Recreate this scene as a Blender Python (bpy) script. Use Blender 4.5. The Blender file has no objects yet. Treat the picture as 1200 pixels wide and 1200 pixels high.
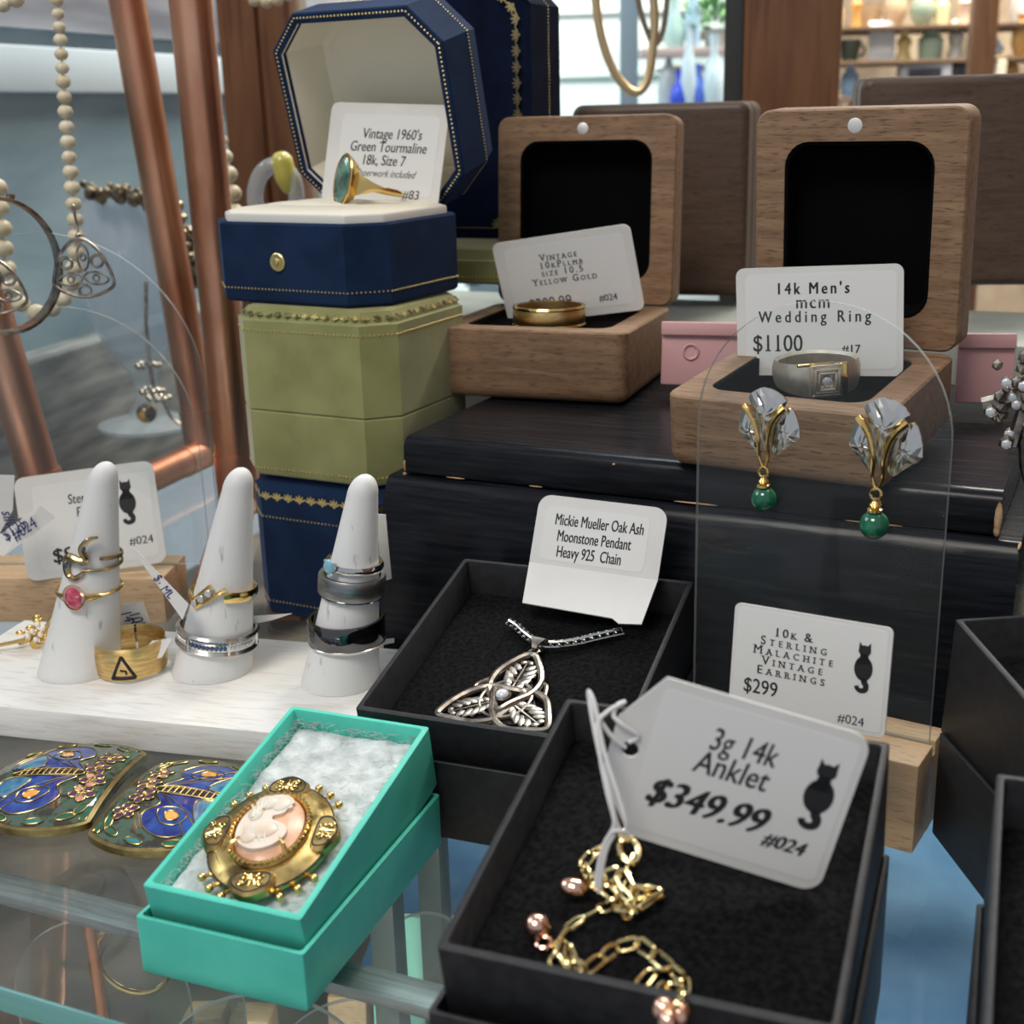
import bpy, bmesh, math, random
from mathutils import Vector, Matrix, Euler
from math import sin, cos, pi, radians as R

SC = bpy.context.scene
COL = SC.collection
MM = 0.001          # every length below is in millimetres, the scene itself is in metres

# ---------------------------------------------------------------- camera, world, lights, exposure
TH, RO, FPX = R(17.2), R(-1.51), 1529.0
CAM = Vector((0, 0, 152))
FW = Vector((0, cos(TH), -sin(TH)))
_up, _rt = Vector((0, sin(TH), cos(TH))), Vector((1, 0, 0))
RT = _rt * cos(RO) + _up * sin(RO)
UP = _up * cos(RO) - _rt * sin(RO)
cd = bpy.data.cameras.new('camera')
cam = bpy.data.objects.new('camera', cd)
COL.objects.link(cam)
cam.matrix_world = Matrix(((RT.x, UP.x, -FW.x, 0), (RT.y, UP.y, -FW.y, 0), (RT.z, UP.z, -FW.z, .152), (0, 0, 0, 1)))
cd.sensor_width = 36
cd.lens = FPX / 1200 * 36
cd.clip_start = .005
cd.clip_end = 30
cd.dof.use_dof = True
cd.dof.focus_distance = .305
cd.dof.aperture_fstop = 27
SC.camera = cam

W = bpy.data.worlds.new('world')
SC.world = W
W.use_nodes = True
bg = W.node_tree.nodes['Background']
bg.inputs[0].default_value = (.80, .88, 1, 1)
bg.inputs[1].default_value = .42


def area(name, loc, target, size, power, color):
    l = bpy.data.lights.new(name, 'AREA')
    l.shape = 'RECTANGLE'
    l.size, l.size_y = size
    l.energy = power
    l.color = color
    o = bpy.data.objects.new(name, l)
    COL.objects.link(o)
    o.location = loc
    o.rotation_euler = (Vector(target) - Vector(loc)).to_track_quat('-Z', 'Y').to_euler()
    return o


area('ceiling_lamp_front', (-.55, -.55, 1.55), (0, .3, 0), (.7, .5), 15, (1, .93, .84))
area('ceiling_lamp_right', (.95, .55, 1.7), (.1, .35, 0), (.5, .3), 2.8, (1, .9, .78))
area('window_daylight', (-1.5, .75, 1.0), (0, .35, .03), (.8, 1.1), 12, (.78, .9, 1))
area('shop_lamp_back', (.9, 1.5, 1.5), (.9, 2.3, .2), (.9, .5), 62, (1, .9, .74))
cl = area('deck_fill', (.0, .12, -.014), (.0, .26, -.13), (.5, .03), .4, (1, .95, .86))  # added fill light, no fitting there: brightens the level under the shelf
cl.data.spread = R(110)
area('garden_daylight', (.3, 1.35, 1.6), (.3, 2.0, .3), (.9, .5), 26, (.88, .97, 1))
SC.view_settings.view_transform = 'Standard'
SC.view_settings.look = 'None'
SC.view_settings.exposure = 0.26
SC.view_settings.gamma = 1
SC.cycles.use_denoising = True


# ---------------------------------------------------------------- helpers
def at(px, py, z=None, y=None, d=None):
    """The point of the place seen at a picture point, on a given height, depth plane or distance (mm)."""
    v = FW + RT * ((px - 600) / FPX) - UP * ((py - 600) / FPX)
    t = (z - 152) / v.z if z is not None else (y / v.y if y is not None else d)
    return CAM + v * t


def frame(o, yaw=0, tilt=0, roll=0):
    """origin in mm, degrees: turned about the vertical, then tilted (back up), then rolled (left up)"""
    return Matrix.Translation(o) @ Matrix.Rotation(R(yaw), 4, 'Z') @ Matrix.Rotation(R(tilt), 4, 'X') @ Matrix.Rotation(R(roll), 4, 'Y')


def infr(M, px, py, z):
    """local point of a frame's plane z seen at a picture point"""
    Mi = M.inverted()
    a = Mi @ CAM
    b = Mi @ (CAM + FW + RT * ((px - 600) / FPX) - UP * ((py - 600) / FPX))
    t = (z - a.z) / (b.z - a.z)
    return a + (b - a) * t


def T(x, y=0, z=0):
    return Matrix.Translation((x, y, z))


def RX(a): return Matrix.Rotation(R(a), 4, 'X')
def RY(a): return Matrix.Rotation(R(a), 4, 'Y')
def RZ(a): return Matrix.Rotation(R(a), 4, 'Z')
def SCL(x, y, z): return Matrix.Diagonal((x, y, z, 1))


def tag(o, label, cat, group=None, kind=None):
    if label: o['label'] = label
    if cat: o['category'] = cat
    if group: o['group'] = group
    if kind: o['kind'] = kind
    return o


def setm(o, M):
    M = M.copy()
    M.translation = M.translation * MM
    o.matrix_basis = M


def thing(name, label, cat, M, group=None):
    o = bpy.data.objects.new(name, None)
    o.empty_display_size = .005
    COL.objects.link(o)
    setm(o, M)
    return tag(o, label, cat, group)


def obj(name, bm, mat, parent=None, M=None, sharp=38, flat=False):
    """links a bmesh (mm) as one mesh object"""
    bm.normal_update()
    for f in bm.faces: f.smooth = not flat
    for e in bm.edges:
        if len(e.link_faces) == 2:
            e.smooth = e.calc_face_angle(0) < R(sharp)
    bmesh.ops.transform(bm, matrix=SCL(MM, MM, MM), verts=bm.verts)
    me = bpy.data.meshes.new(name)
    bm.to_mesh(me)
    bm.free()
    me.materials.append(mat)
    o = bpy.data.objects.new(name, me)
    COL.objects.link(o)
    if parent: o.parent = parent
    if M is not None: setm(o, M)
    return o


def struct(name, bm, mat, M=None, parent=None):
    o = obj(name, bm, mat, parent, M)
    if parent is None: o['kind'] = 'structure'
    return o


def NB(): return bmesh.new()


def loft(bm, rings, cap0=True, cap1=True, close=True):
    vs = [[bm.verts.new(p) for p in ring] for ring in rings]
    n = len(vs[0])
    for a, b in zip(vs, vs[1:]):
        for i in range(n if close else n - 1):
            j = (i + 1) % n
            try: bm.faces.new((a[i], a[j], b[j], b[i]))
            except ValueError: pass
    if cap0: bm.faces.new(list(reversed(vs[0])))
    if cap1: bm.faces.new(vs[-1])
    return vs


def fixn(bm):
    bmesh.ops.recalc_face_normals(bm, faces=bm.faces)
    return bm


def merge(bm, other, M=None):
    """adds another bmesh"""
    if M is not None: bmesh.ops.transform(other, matrix=M, verts=other.verts)
    me = bpy.data.meshes.new('tmp')
    other.to_mesh(me)
    other.free()
    bm.from_mesh(me)
    bpy.data.meshes.remove(me)
    return bm


def rr(w, d, r, n=5):
    r = max(min(r, w / 2 - .01, d / 2 - .01), .01)
    p = []
    for cx, cy, a0 in ((w/2-r, d/2-r, 0), (-w/2+r, d/2-r, 90), (-w/2+r, -d/2+r, 180), (w/2-r, -d/2+r, 270)):
        for k in range(n + 1):
            a = R(a0 + 90 * k / n)
            p.append((cx + r * cos(a), cy + r * sin(a)))
    return p


def octp(w, d, c):
    return [(w/2, -d/2+c), (w/2, d/2-c), (w/2-c, d/2), (-w/2+c, d/2), (-w/2, d/2-c), (-w/2, -d/2+c), (-w/2+c, -d/2), (w/2-c, -d/2)]


def prof_rr(bm, w, d, r, prof, cap0=True, cap1=True, n=5):
    """rounded-rectangle loft: prof = [(z, inset)...]"""
    return loft(bm, [[(x, y, z) for x, y in rr(w - 2*i, d - 2*i, max(r - i, .15), n)] for z, i in prof], cap0, cap1)


def prof_oct(bm, w, d, c, prof, cap0=True, cap1=True):
    return loft(bm, [[(x, y, z) for x, y in octp(w - 2*i, d - 2*i, max(c - i * .586, .05))] for z, i in prof], cap0, cap1)


def box(bm, c, s, M=None, bev=0, seg=2):
    x, y, z = (v / 2 for v in s)
    b = NB()
    loft(b, [[(-x, -y, -z), (x, -y, -z), (x, y, -z), (-x, y, -z)], [(-x, -y, z), (x, -y, z), (x, y, z), (-x, y, z)]])
    if bev: bmesh.ops.bevel(b, geom=b.edges[:], offset=bev, segments=seg, affect='EDGES', profile=.5)
    return merge(bm, b, (M or Matrix()) @ T(*c))


def tube(bm, pts, r, n=8, closed=False, caps=True, sx=1, up=None):
    """a round (or flattened) rod along points; r one number or one per point"""
    P = [Vector(p) for p in pts]
    N = len(P)
    rs = r if isinstance(r, (list, tuple)) else [r] * N
    tn = []
    for i in range(N):
        a = P[(i - 1) % N] if (closed or i) else P[0]
        b = P[(i + 1) % N] if (closed or i < N - 1) else P[-1]
        t = (b - a)
        tn.append(t.normalized() if t.length > 1e-9 else Vector((0, 0, 1)))
    ref = Vector(up) if up else (Vector((0, 0, 1)) if abs(tn[0].z) < .9 else Vector((1, 0, 0)))
    nrm = (ref - tn[0] * ref.dot(tn[0])).normalized()
    rings = []
    for i in range(N):
        if up: nrm = Vector(up)
        q = nrm - tn[i] * nrm.dot(tn[i])
        nrm = q.normalized() if q.length > 1e-6 else nrm
        bn = tn[i].cross(nrm)
        rings.append([P[i] + (nrm * cos(2*pi*k/n) + bn * sin(2*pi*k/n) * sx) * rs[i] for k in range(n)])
    if closed: rings.append(rings[0])
    b = NB()
    loft(b, rings, caps and not closed, caps and not closed)
    if closed: bmesh.ops.remove_doubles(b, verts=b.verts, dist=1e-4)
    fixn(b)
    return merge(bm, b)


def lathe(bm, prof, n=24, M=None, a0=0, a1=360):
    """turns (r, z) about the local z axis"""
    b = NB()
    full = abs(a1 - a0) >= 360
    m = n if full else n + 1
    rings = [[(max(r, .0005) * cos(R(a0) + R(a1 - a0) * k / n), max(r, .0005) * sin(R(a0) + R(a1 - a0) * k / n), z) for k in range(m)] for r, z in prof]
    loft(b, rings, full and prof[0][0] < .01, full and prof[-1][0] < .01, full)
    bmesh.ops.remove_doubles(b, verts=b.verts, dist=2e-3)
    fixn(b)
    return merge(bm, b, M)


def ball(bm, c, r, M=None, sub=2, s=(1, 1, 1)):
    b = NB()
    bmesh.ops.create_icosphere(b, subdivisions=sub, radius=1)
    return merge(bm, b, (M or Matrix()) @ T(*c) @ SCL(r*s[0], r*s[1], r*s[2]))


def circ(r, n=32, cx=0, cy=0, ry=None, a=0):
    ry = ry or r
    return [(cx + r*cos(2*pi*k/n)*cos(R(a)) - ry*sin(2*pi*k/n)*sin(R(a)), cy + r*cos(2*pi*k/n)*sin(R(a)) + ry*sin(2*pi*k/n)*cos(R(a))) for k in range(n)]


def plate(bm, poly, z0, z1, M=None, bev=0):
    """a polygon with thickness"""
    b = NB()
    if bev:
        cx, cy = sum(p[0] for p in poly)/len(poly), sum(p[1] for p in poly)/len(poly)
        k = [Vector((p[0]-cx, p[1]-cy)) for p in poly]
        sh = [(cx + v.x * (1 - bev / max(v.length, .1)), cy + v.y * (1 - bev / max(v.length, .1))) for v in k]
        loft(b, [[(x, y, z0) for x, y in poly], [(x, y, z1 - bev) for x, y in poly], [(x, y, z1) for x, y in sh]])
    else:
        loft(b, [[(x, y, z0) for x, y in poly], [(x, y, z1) for x, y in poly]])
    fixn(b)
    return merge(bm, b, M)


def fill2d(bm, polys, z0, z1, M=None):
    """polygons with holes, given thickness"""
    c = bpy.data.curves.new('t', 'CURVE')
    c.dimensions = '2D'
    c.fill_mode = 'BOTH'
    c.extrude = (z1 - z0) / 2
    for p in polys:
        s = c.splines.new('POLY')
        s.points.add(len(p) - 1)
        for q, v in zip(s.points, p): q.co = (v[0], v[1], 0, 1)
        s.use_cyclic_u = True
    o = bpy.data.objects.new('t', c)
    me = bpy.data.meshes.new_from_object(o)
    b = NB()
    b.from_mesh(me)
    bpy.data.objects.remove(o)
    bpy.data.curves.remove(c)
    bpy.data.meshes.remove(me)
    return merge(bm, b, (M or Matrix()) @ T(0, 0, (z0 + z1) / 2))


def text(bm, s, x, y, size, z=.28, bold=0, shear=0, space=1, xs=1, caps=False, al='CENTER', rot=0, serif=False):
    c = bpy.data.curves.new('t', 'FONT')
    c.body = s
    c.size = size
    c.align_x = al
    c.shear = shear
    c.space_character = space
    c.extrude = .02
    c.resolution_u = 3
    if caps:
        c.small_caps_scale = .72
        for f in c.body_format: f.use_small_caps = True
    o = bpy.data.objects.new('t', c)
    me = bpy.data.meshes.new_from_object(o)
    b = NB()
    b.from_mesh(me)
    bpy.data.objects.remove(o)
    bpy.data.curves.remove(c)
    bpy.data.meshes.remove(me)
    if serif:                                             # small feet on the ends of the upright strokes
        seen = set()
        H = max(v.co.y for v in b.verts)
        for e in b.edges[:]:
            p, q = e.verts[0].co, e.verts[1].co
            if abs(p.y - q.y) > .01*size or not .02*size < abs(p.x - q.x) < .2*size or p.z < 0 or q.z < 0: continue
            up_ = next((k for k in ((0,) if serif == 'base' else (0, H, .72*H)) if abs(p.y - k) < .03*size), None)
            if up_ is None: continue
            key = (round(min(p.x, q.x)/size, 2), round(p.y/size, 1))
            if key in seen: continue
            seen.add(key)
            xa, xb, t_ = min(p.x, q.x) - .075*size, max(p.x, q.x) + .075*size, .05*size
            ya, yb = (p.y, p.y + t_) if up_ == 0 else (p.y - t_, p.y)
            loft(b, [[(xa, ya, -.02), (xb, ya, -.02), (xb, yb, -.02), (xa, yb, -.02)], [(xa, ya, .021), (xb, ya, .021), (xb, yb, .021), (xa, yb, .021)]])
    if bold:                                              # heavier strokes: the letters struck twice, a hair apart
        for s_ in (-1, 1): merge(bm, b.copy(), T(x, y, z + .004*s_) @ RZ(rot) @ SCL(xs, 1, 1) @ T(s_*bold*1.3, s_*bold*.5, 0))
    return merge(bm, b, T(x, y, z) @ RZ(rot) @ SCL(xs, 1, 1))


def smooth_path(pts, n=6, closed=False):
    """Catmull-Rom through points"""
    P = [Vector(p) for p in pts]
    N = len(P)
    out = []
    for i in range(N if closed else N - 1):
        g = (lambda k: P[k % N]) if closed else (lambda k: P[max(0, min(N - 1, k))])
        p0, p1, p2, p3 = g(i-1), g(i), g(i+1), g(i+2)
        for k in range(n):
            t = k / n
            out.append(.5 * ((2*p1) + (p2-p0)*t + (2*p0-5*p1+4*p2-p3)*t*t + (3*p1-p0-3*p2+p3)*t**3))
    if not closed: out.append(P[-1])
    return out


def along(pts, step):
    """points every step mm on a polyline, with their direction"""
    P = [Vector(p) for p in pts]
    out, rest = [], 0
    for a, b in zip(P, P[1:]):
        L = (b - a).length
        t = rest
        while t < L:
            out.append((a + (b - a) * (t / L), (b - a).normalized()))
            t += step
        rest = t - L
    return out


def dots(bm, pts, step, r, closed=False, s=(1, 1, 1)):
    for p, d in along(list(pts) + ([pts[0]] if closed else []), step):
        ball(bm, p, r, sub=1, s=s)
    return bm


def gem(bm, rx, ry, h, M=None, n=8, table=.55, crown=.35):
    """a faceted stone: table, crown, girdle, pavilion"""
    rings = []
    for sc, z, off in ((table, h*crown, .5), (.82, h*crown*.62, 0), (1, 0, .5), (1, -h*.06, .5), (.55, -h*.4, 0)):
        rings.append([(rx*sc*cos(2*pi*(k+off)/n), ry*sc*sin(2*pi*(k+off)/n), z) for k in range(n)])
    b = NB()
    loft(b, rings)
    fixn(b)
    return merge(bm, b, M)


# ---------------------------------------------------------------- materials
def mat(name, color, rough=.5, metal=0, **k):
    m = bpy.data.materials.new(name)
    m.use_nodes = True
    nt = m.node_tree
    p = nt.nodes['Principled BSDF']
    p.inputs['Base Color'].default_value = (*color, 1)
    p.inputs['Roughness'].default_value = rough
    p.inputs['Metallic'].default_value = metal
    for a, b in (('spec', 'Specular IOR Level'), ('coat', 'Coat Weight'), ('coatr', 'Coat Roughness'), ('sheen', 'Sheen Weight'), ('sheenr', 'Sheen Roughness'),
                 ('trans', 'Transmission Weight'), ('ior', 'IOR'), ('sss', 'Subsurface Weight'), ('em', 'Emission Strength')):
        if a in k: p.inputs[b].default_value = k[a]
    if 'emc' in k: p.inputs['Emission Color'].default_value = (*k['emc'], 1)
    if 'sheenc' in k: p.inputs['Sheen Tint'].default_value = (*k['sheenc'], 1)
    if 'sss' in k: p.inputs['Subsurface Scale'].default_value = .002
    return m


def nd(m, typ, **k):
    n = m.node_tree.nodes.new(typ)
    for a, b in k.items():
        if a.startswith('i_'): n.inputs[a[2:].replace('_', ' ')].default_value = b
        else: setattr(n, a, b)
    return n


def ln(m, a, ao, b, bi):
    m.node_tree.links.new(a.outputs[ao], b.inputs[bi])


def P(m): return m.node_tree.nodes['Principled BSDF']


def noise_col(m, c0, c1, scale, stretch=(1, 1, 1), detail=4, lo=.35, hi=.65, bump=0, bdist=.0002, dist=0, rough=None):
    """colour that wanders between two tones (object coordinates, scale per metre), with optional bump"""
    tc = nd(m, 'ShaderNodeTexCoord')
    mp = nd(m, 'ShaderNodeMapping')
    mp.inputs['Scale'].default_value = stretch
    ns = nd(m, 'ShaderNodeTexNoise')
    ns.inputs['Scale'].default_value = scale
    ns.inputs['Detail'].default_value = detail
    ns.inputs['Distortion'].default_value = dist
    cr = nd(m, 'ShaderNodeValToRGB')
    cr.color_ramp.elements[0].position = lo
    cr.color_ramp.elements[1].position = hi
    cr.color_ramp.elements[0].color = (*c0, 1)
    cr.color_ramp.elements[1].color = (*c1, 1)
    ln(m, tc, 'Object', mp, 'Vector')
    ln(m, mp, 'Vector', ns, 'Vector')
    ln(m, ns, 'Fac', cr, 'Fac')
    ln(m, cr, 'Color', P(m), 'Base Color')
    if bump:
        bp = nd(m, 'ShaderNodeBump')
        bp.inputs['Strength'].default_value = bump
        bp.inputs['Distance'].default_value = bdist
        ln(m, ns, 'Fac', bp, 'Height')
        ln(m, bp, 'Normal', P(m), 'Normal')
    if rough:
        mr = nd(m, 'ShaderNodeMapRange')
        mr.inputs['To Min'].default_value, mr.inputs['To Max'].default_value = rough
        ln(m, ns, 'Fac', mr, 'Value')
        ln(m, mr, 'Result', P(m), 'Roughness')
    return m


def wood(name, c0, c1, cd, stretch=(1, 9, 9), scale=55, pore=(150, 1500, 1500), rough=.55):
    """grain running along local x: broad tone plus short dark pores"""
    m = mat(name, c1, rough, spec=.35)
    tc = nd(m, 'ShaderNodeTexCoord')
    mp = nd(m, 'ShaderNodeMapping'); mp.inputs['Scale'].default_value = stretch
    ns = nd(m, 'ShaderNodeTexNoise'); ns.inputs['Scale'].default_value = scale; ns.inputs['Detail'].default_value = 5; ns.inputs['Distortion'].default_value = .6
    cr = nd(m, 'ShaderNodeValToRGB')
    cr.color_ramp.elements[0].position, cr.color_ramp.elements[1].position = .3, .7
    cr.color_ramp.elements[0].color, cr.color_ramp.elements[1].color = (*c0, 1), (*c1, 1)
    mp2 = nd(m, 'ShaderNodeMapping'); mp2.inputs['Scale'].default_value = pore
    n2 = nd(m, 'ShaderNodeTexNoise'); n2.inputs['Scale'].default_value = 1.6; n2.inputs['Detail'].default_value = 2
    c2 = nd(m, 'ShaderNodeValToRGB')
    c2.color_ramp.elements[0].position, c2.color_ramp.elements[1].position = .56, .68
    c2.color_ramp.elements[0].color, c2.color_ramp.elements[1].color = (0, 0, 0, 1), (1, 1, 1, 1)
    mx = nd(m, 'ShaderNodeMixRGB'); mx.inputs['Color2'].default_value = (*cd, 1)
    ml = nd(m, 'ShaderNodeMath', operation='MULTIPLY'); ml.inputs[1].default_value = .75
    ln(m, tc, 'Object', mp, 'Vector'); ln(m, tc, 'Object', mp2, 'Vector')
    ln(m, mp, 'Vector', ns, 'Vector'); ln(m, mp2, 'Vector', n2, 'Vector')
    ln(m, ns, 'Fac', cr, 'Fac'); ln(m, n2, 'Fac', c2, 'Fac'); ln(m, c2, 'Color', ml, 0)
    ln(m, ml, 'Value', mx, 'Fac'); ln(m, cr, 'Color', mx, 'Color1'); ln(m, mx, 'Color', P(m), 'Base Color')
    bp = nd(m, 'ShaderNodeBump'); bp.inputs['Strength'].default_value = .25; bp.inputs['Distance'].default_value = .0002; bp.invert = True
    ln(m, n2, 'Fac', bp, 'Height'); ln(m, bp, 'Normal', P(m), 'Normal')
    return m


def clear(name, tint=(1, 1, 1), ior=1.45, rough=.02, haze=0):
    """clear sheet: light passes straight through, the surface mirrors by the Fresnel rule"""
    m = bpy.data.materials.new(name)
    m.use_nodes = True
    nt = m.node_tree
    nt.nodes.remove(P(m))
    out = nt.nodes['Material Output']
    tr = nd(m, 'ShaderNodeBsdfTransparent'); tr.inputs[0].default_value = (*tint, 1)
    gl = nd(m, 'ShaderNodeBsdfGlossy'); gl.inputs['Roughness'].default_value = rough
    fr = nd(m, 'ShaderNodeFresnel'); fr.inputs[0].default_value = ior
    mx = nd(m, 'ShaderNodeMixShader')
    ge = nd(m, 'ShaderNodeNewGeometry')                    # mirror on the outer faces only: the sheet has no inner reflections
    iv = nd(m, 'ShaderNodeMath', operation='SUBTRACT'); iv.inputs[0].default_value = 1
    mu = nd(m, 'ShaderNodeMath', operation='MULTIPLY')
    ln(m, ge, 'Backfacing', iv, 1); ln(m, iv, 0, mu, 0); ln(m, fr, 0, mu, 1)
    ln(m, mu, 0, mx, 0); ln(m, tr, 0, mx, 1); ln(m, gl, 0, mx, 2)
    last = mx
    if haze:
        df = nd(m, 'ShaderNodeBsdfDiffuse'); df.inputs[0].default_value = (.8, .85, .85, 1)
        m2 = nd(m, 'ShaderNodeMixShader'); m2.inputs[0].default_value = haze
        ln(m, mx, 0, m2, 1); ln(m, df, 0, m2, 2)
        last = m2
    ln(m, last, 0, out, 0)
    return m


m_navy = noise_col(mat('navy_velvet', (.012, .027, .085), .85, sheen=.12, sheenr=.4, sheenc=(.3, .45, .9), spec=.15), (.0055, .0155, .045), (.009, .0245, .066), 90, bump=.1)
m_navy_shade = noise_col(mat('navy_velvet_shaded', (.004, .008, .026), .9, spec=.1), (.003, .006, .019), (.005, .01, .032), 90)  # navy velvet with the shade behind the open box put into its colour
m_olive = noise_col(mat('olive_velvet', (.25, .25, .09), .85, sheen=.3, sheenr=.5, spec=.15), (.225, .225, .082), (.29, .285, .115), 70, bump=.08)
m_cream = mat('cream_satin', (.8, .745, .6), .55, sheen=.2)
m_lip = mat('grey_grosgrain', (.55, .54, .5), .7)
m_gilt = mat('gilt_tooling', (.85, .66, .28), .35, 1)
m_gold = mat('yellow_gold', (.80, .55, .20), .16, 1)
m_goldb = noise_col(mat('brushed_gold', (.72, .5, .2), .34, 1), (.58, .38, .14), (.8, .58, .26), 300, (1, 1, 6))
m_pgold = mat('pale_gold', (.78, .62, .30), .2, 1)
m_rose = mat('rose_gold', (.86, .52, .38), .12, 1)
m_wgold = noise_col(mat('white_gold', (.62, .56, .46), .42, .9), (.62, .56, .47), (.82, .76, .64), 260)
m_silver = mat('silver', (.66, .64, .6), .2, 1)
m_dsilver = noise_col(mat('darkened_silver', (.4, .37, .33), .32, 1), (.16, .135, .115), (.5, .44, .37), 300)
m_tool = noise_col(mat('blind_tooling', (.2, .16, .05), .45, .6), (.045, .045, .015), (.5, .38, .14), 260, lo=.45, hi=.62)
m_oxide = mat('blackened_recess', (.03, .028, .026), .5, .4)
m_antique = noise_col(mat('antique_gold', (.6, .42, .14), .28, 1), (.14, .09, .03), (.66, .46, .17), 170, detail=6, lo=.38, hi=.58)
m_gunmetal = mat('dark_polished_steel', (.13, .125, .13), .08, 1)
m_tungsten = noise_col(mat('brushed_tungsten', (.3, .3, .3), .36, 1), (.24, .24, .24), (.36, .36, .36), 200, (1, 1, 12))
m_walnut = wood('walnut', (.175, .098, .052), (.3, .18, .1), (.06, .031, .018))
m_walnut_up = wood('walnut_shaded', (.062, .038, .026), (.1, .062, .041), (.028, .017, .012), rough=.42)  # same walnut, shade on the rear boxes put into the colour
m_beech = wood('beech', (.5, .33, .19), (.62, .44, .27), (.33, .2, .11), scale=40)
m_post = wood('case_wood', (.13, .055, .023), (.2, .088, .036), (.08, .032, .015), (9, 9, 1), 12, (120, 120, 8), .35)
m_black = noise_col(mat('black_card', (.016, .016, .018), .55, spec=.4), (.011, .011, .0125), (.02, .02, .0225), 400, bump=.15, bdist=.0001)
m_foam = noise_col(mat('black_foam', (.008, .008, .0085), 1, spec=.05), (.0045, .0045, .005), (.012, .012, .0125), 900, bump=.5, bdist=.0003)
m_velvetb = mat('black_velvet', (.0025, .0025, .003), .95, spec=.05)
m_lacq = noise_col(mat('black_lacquer', (.009, .01, .013), .2, coat=.05, coatr=.15, spec=.13), (.004, .0045, .006), (.011, .012, .016), 60, (1, 14, 14), bump=.22, bdist=.0003, rough=(.16, .34))
m_chip = noise_col(mat('bare_chipped_wood', (.45, .27, .13), .8), (.3, .16, .07), (.55, .36, .2), 300)
m_teal = noise_col(mat('teal_card', (.085, .56, .44), .5, spec=.35), (.075, .53, .42), (.095, .59, .465), 120, bump=.06, bdist=.0001)
m_cotton = noise_col(mat('white_cotton', (.72, .75, .74), 1, spec=.05, sheen=.2), (.4, .44, .44), (.62, .65, .645), 260, detail=8, bump=.9, bdist=.0012)
m_card = noise_col(mat('white_card', (.66, .645, .615), .7, spec=.2), (.64, .625, .595), (.68, .665, .64), 60)
m_label = mat('paper_label', (.7, .69, .665), .45, spec=.3)
m_ink = mat('black_ink', (.012, .012, .013), .6)
m_inkb = mat('blue_ink', (.015, .02, .12), .6)
m_wpaint = noise_col(mat('white_paint', (.74, .72, .68), .6), (.66, .63, .58), (.78, .765, .735), 120, (1, 7, 7), detail=6, lo=.3, hi=.5, bump=.4, bdist=.0004)
m_cone = noise_col(mat('white_painted_wood', (.7, .7, .69), .55), (.4, .4, .4), (.72, .715, .7), 420, (1, 1, .25), detail=6, lo=.27, hi=.36, bump=.35, bdist=.0003)
m_copper = noise_col(mat('copper', (.66, .3, .17), .3, 1), (.5, .21, .12), (.8, .42, .27), 45, (1, 1, .4), detail=6, lo=.35, hi=.6, rough=(.42, .28))
m_glass = clear('shelf_glass', (.93, .965, .955), 1.42, .015, .008)
m_gedge = mat('green_glass_edge', (.1, .26, .25), .12, spec=.8)
m_acr = clear('clear_acrylic', (.975, .985, .985), 1.3, .03, .01)
m_aedge = clear('acrylic_edge', (.75, .8, .8), 1.6, .1, .28)
m_malachite = noise_col(mat('malachite', (.01, .2, .1), .12, coat=.5), (.004, .1, .05), (.015, .26, .135), 130, (.4, .4, 3), detail=1, lo=.4, hi=.6)
m_tourm = noise_col(mat('green_tourmaline', (.04, .14, .09), .06, coat=1, coatr=.03), (.015, .05, .035), (.12, .27, .19), 150, detail=5, lo=.35, hi=.65)
m_ruby = noise_col(mat('pink_ruby', (.6, .06, .12), .08, coat=1), (.4, .025, .065), (.72, .12, .19), 500)
m_diamond = mat('diamond', (.9, .92, .95), .02, 0, trans=.5, ior=2.2, spec=1)
m_aqua = mat('aquamarine', (.3, .68, .82), .03, 0, trans=.4, ior=1.8)
m_sapph = mat('blue_sapphire', (.02, .05, .16), .05, coat=1)
m_moon = mat('moonstone', (.66, .7, .72), .12, sss=.3, coat=.6)
m_pearl = mat('pearl', (.8, .74, .62), .2, coat=.4, sss=.15)
m_bead = noise_col(mat('cream_bead', (.68, .6, .42), .42, sss=.1), (.6, .51, .33), (.74, .67, .5), 150)
m_shell = noise_col(mat('peach_shell', (.72, .4, .24), .3, sss=.2), (.6, .3, .17), (.78, .47, .3), 120)
m_cameo = noise_col(mat('white_shell_relief', (.8, .7, .6), .38, sss=.2), (.68, .47, .34), (.72, .63, .54), 130, lo=.3, hi=.5)
m_pink = mat('pink_card', (.62, .34, .34), .55)
m_string = mat('white_cotton_string', (.7, .69, .67), .9)

# ---------------------------------------------------------------- the setting
FC = frame((-96.6, 204.5, 0), -23.5)                      # the case: x along its front edge, y into it
deck = NB()
box(deck, (120, 330, -126), (900, 1000, 8))
m_deck = noise_col(mat('brown_slate', (.08, .06, .047), .55), (.025, .019, .016), (.135, .102, .08), 22, (1, 1, 1), detail=8, lo=.38, hi=.62, bump=.3, bdist=.001)
struct('floor', deck, m_deck, FC)
b = NB(); box(b, (640, 200, 300), (20, 1300, 1300)); struct('light_blocker_right', b, m_post)  # unseen panel added to keep world light off the right sides

sh = thing('glass_shelf', 'clear glass shelf with green front edge that carries all the boxes', 'shelf', FC)
b = NB(); box(b, (130, 262, -2.6), (640, 524, 5)); obj('pane', b, m_glass, sh)
b = NB(); box(b, (130, -.25, -2.6), (640, .7, 5.2), bev=.2); obj('front_edge', b, m_gedge, sh)
rl = NB(); box(rl, (130, 32.5, -6.6), (640, 7.2, 2.6), bev=.2)
m_rail = noise_col(mat('brushed_steel_rail', (.3, .32, .33), .4, .8), (.24, .26, .27), (.38, .4, .41), 60, (1, 12, 12), bump=.1)
o = obj('shelf_rail', rl, m_rail, None, FC); tag(o, 'narrow brushed grey metal rail running under the glass shelf', 'rail')

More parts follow.
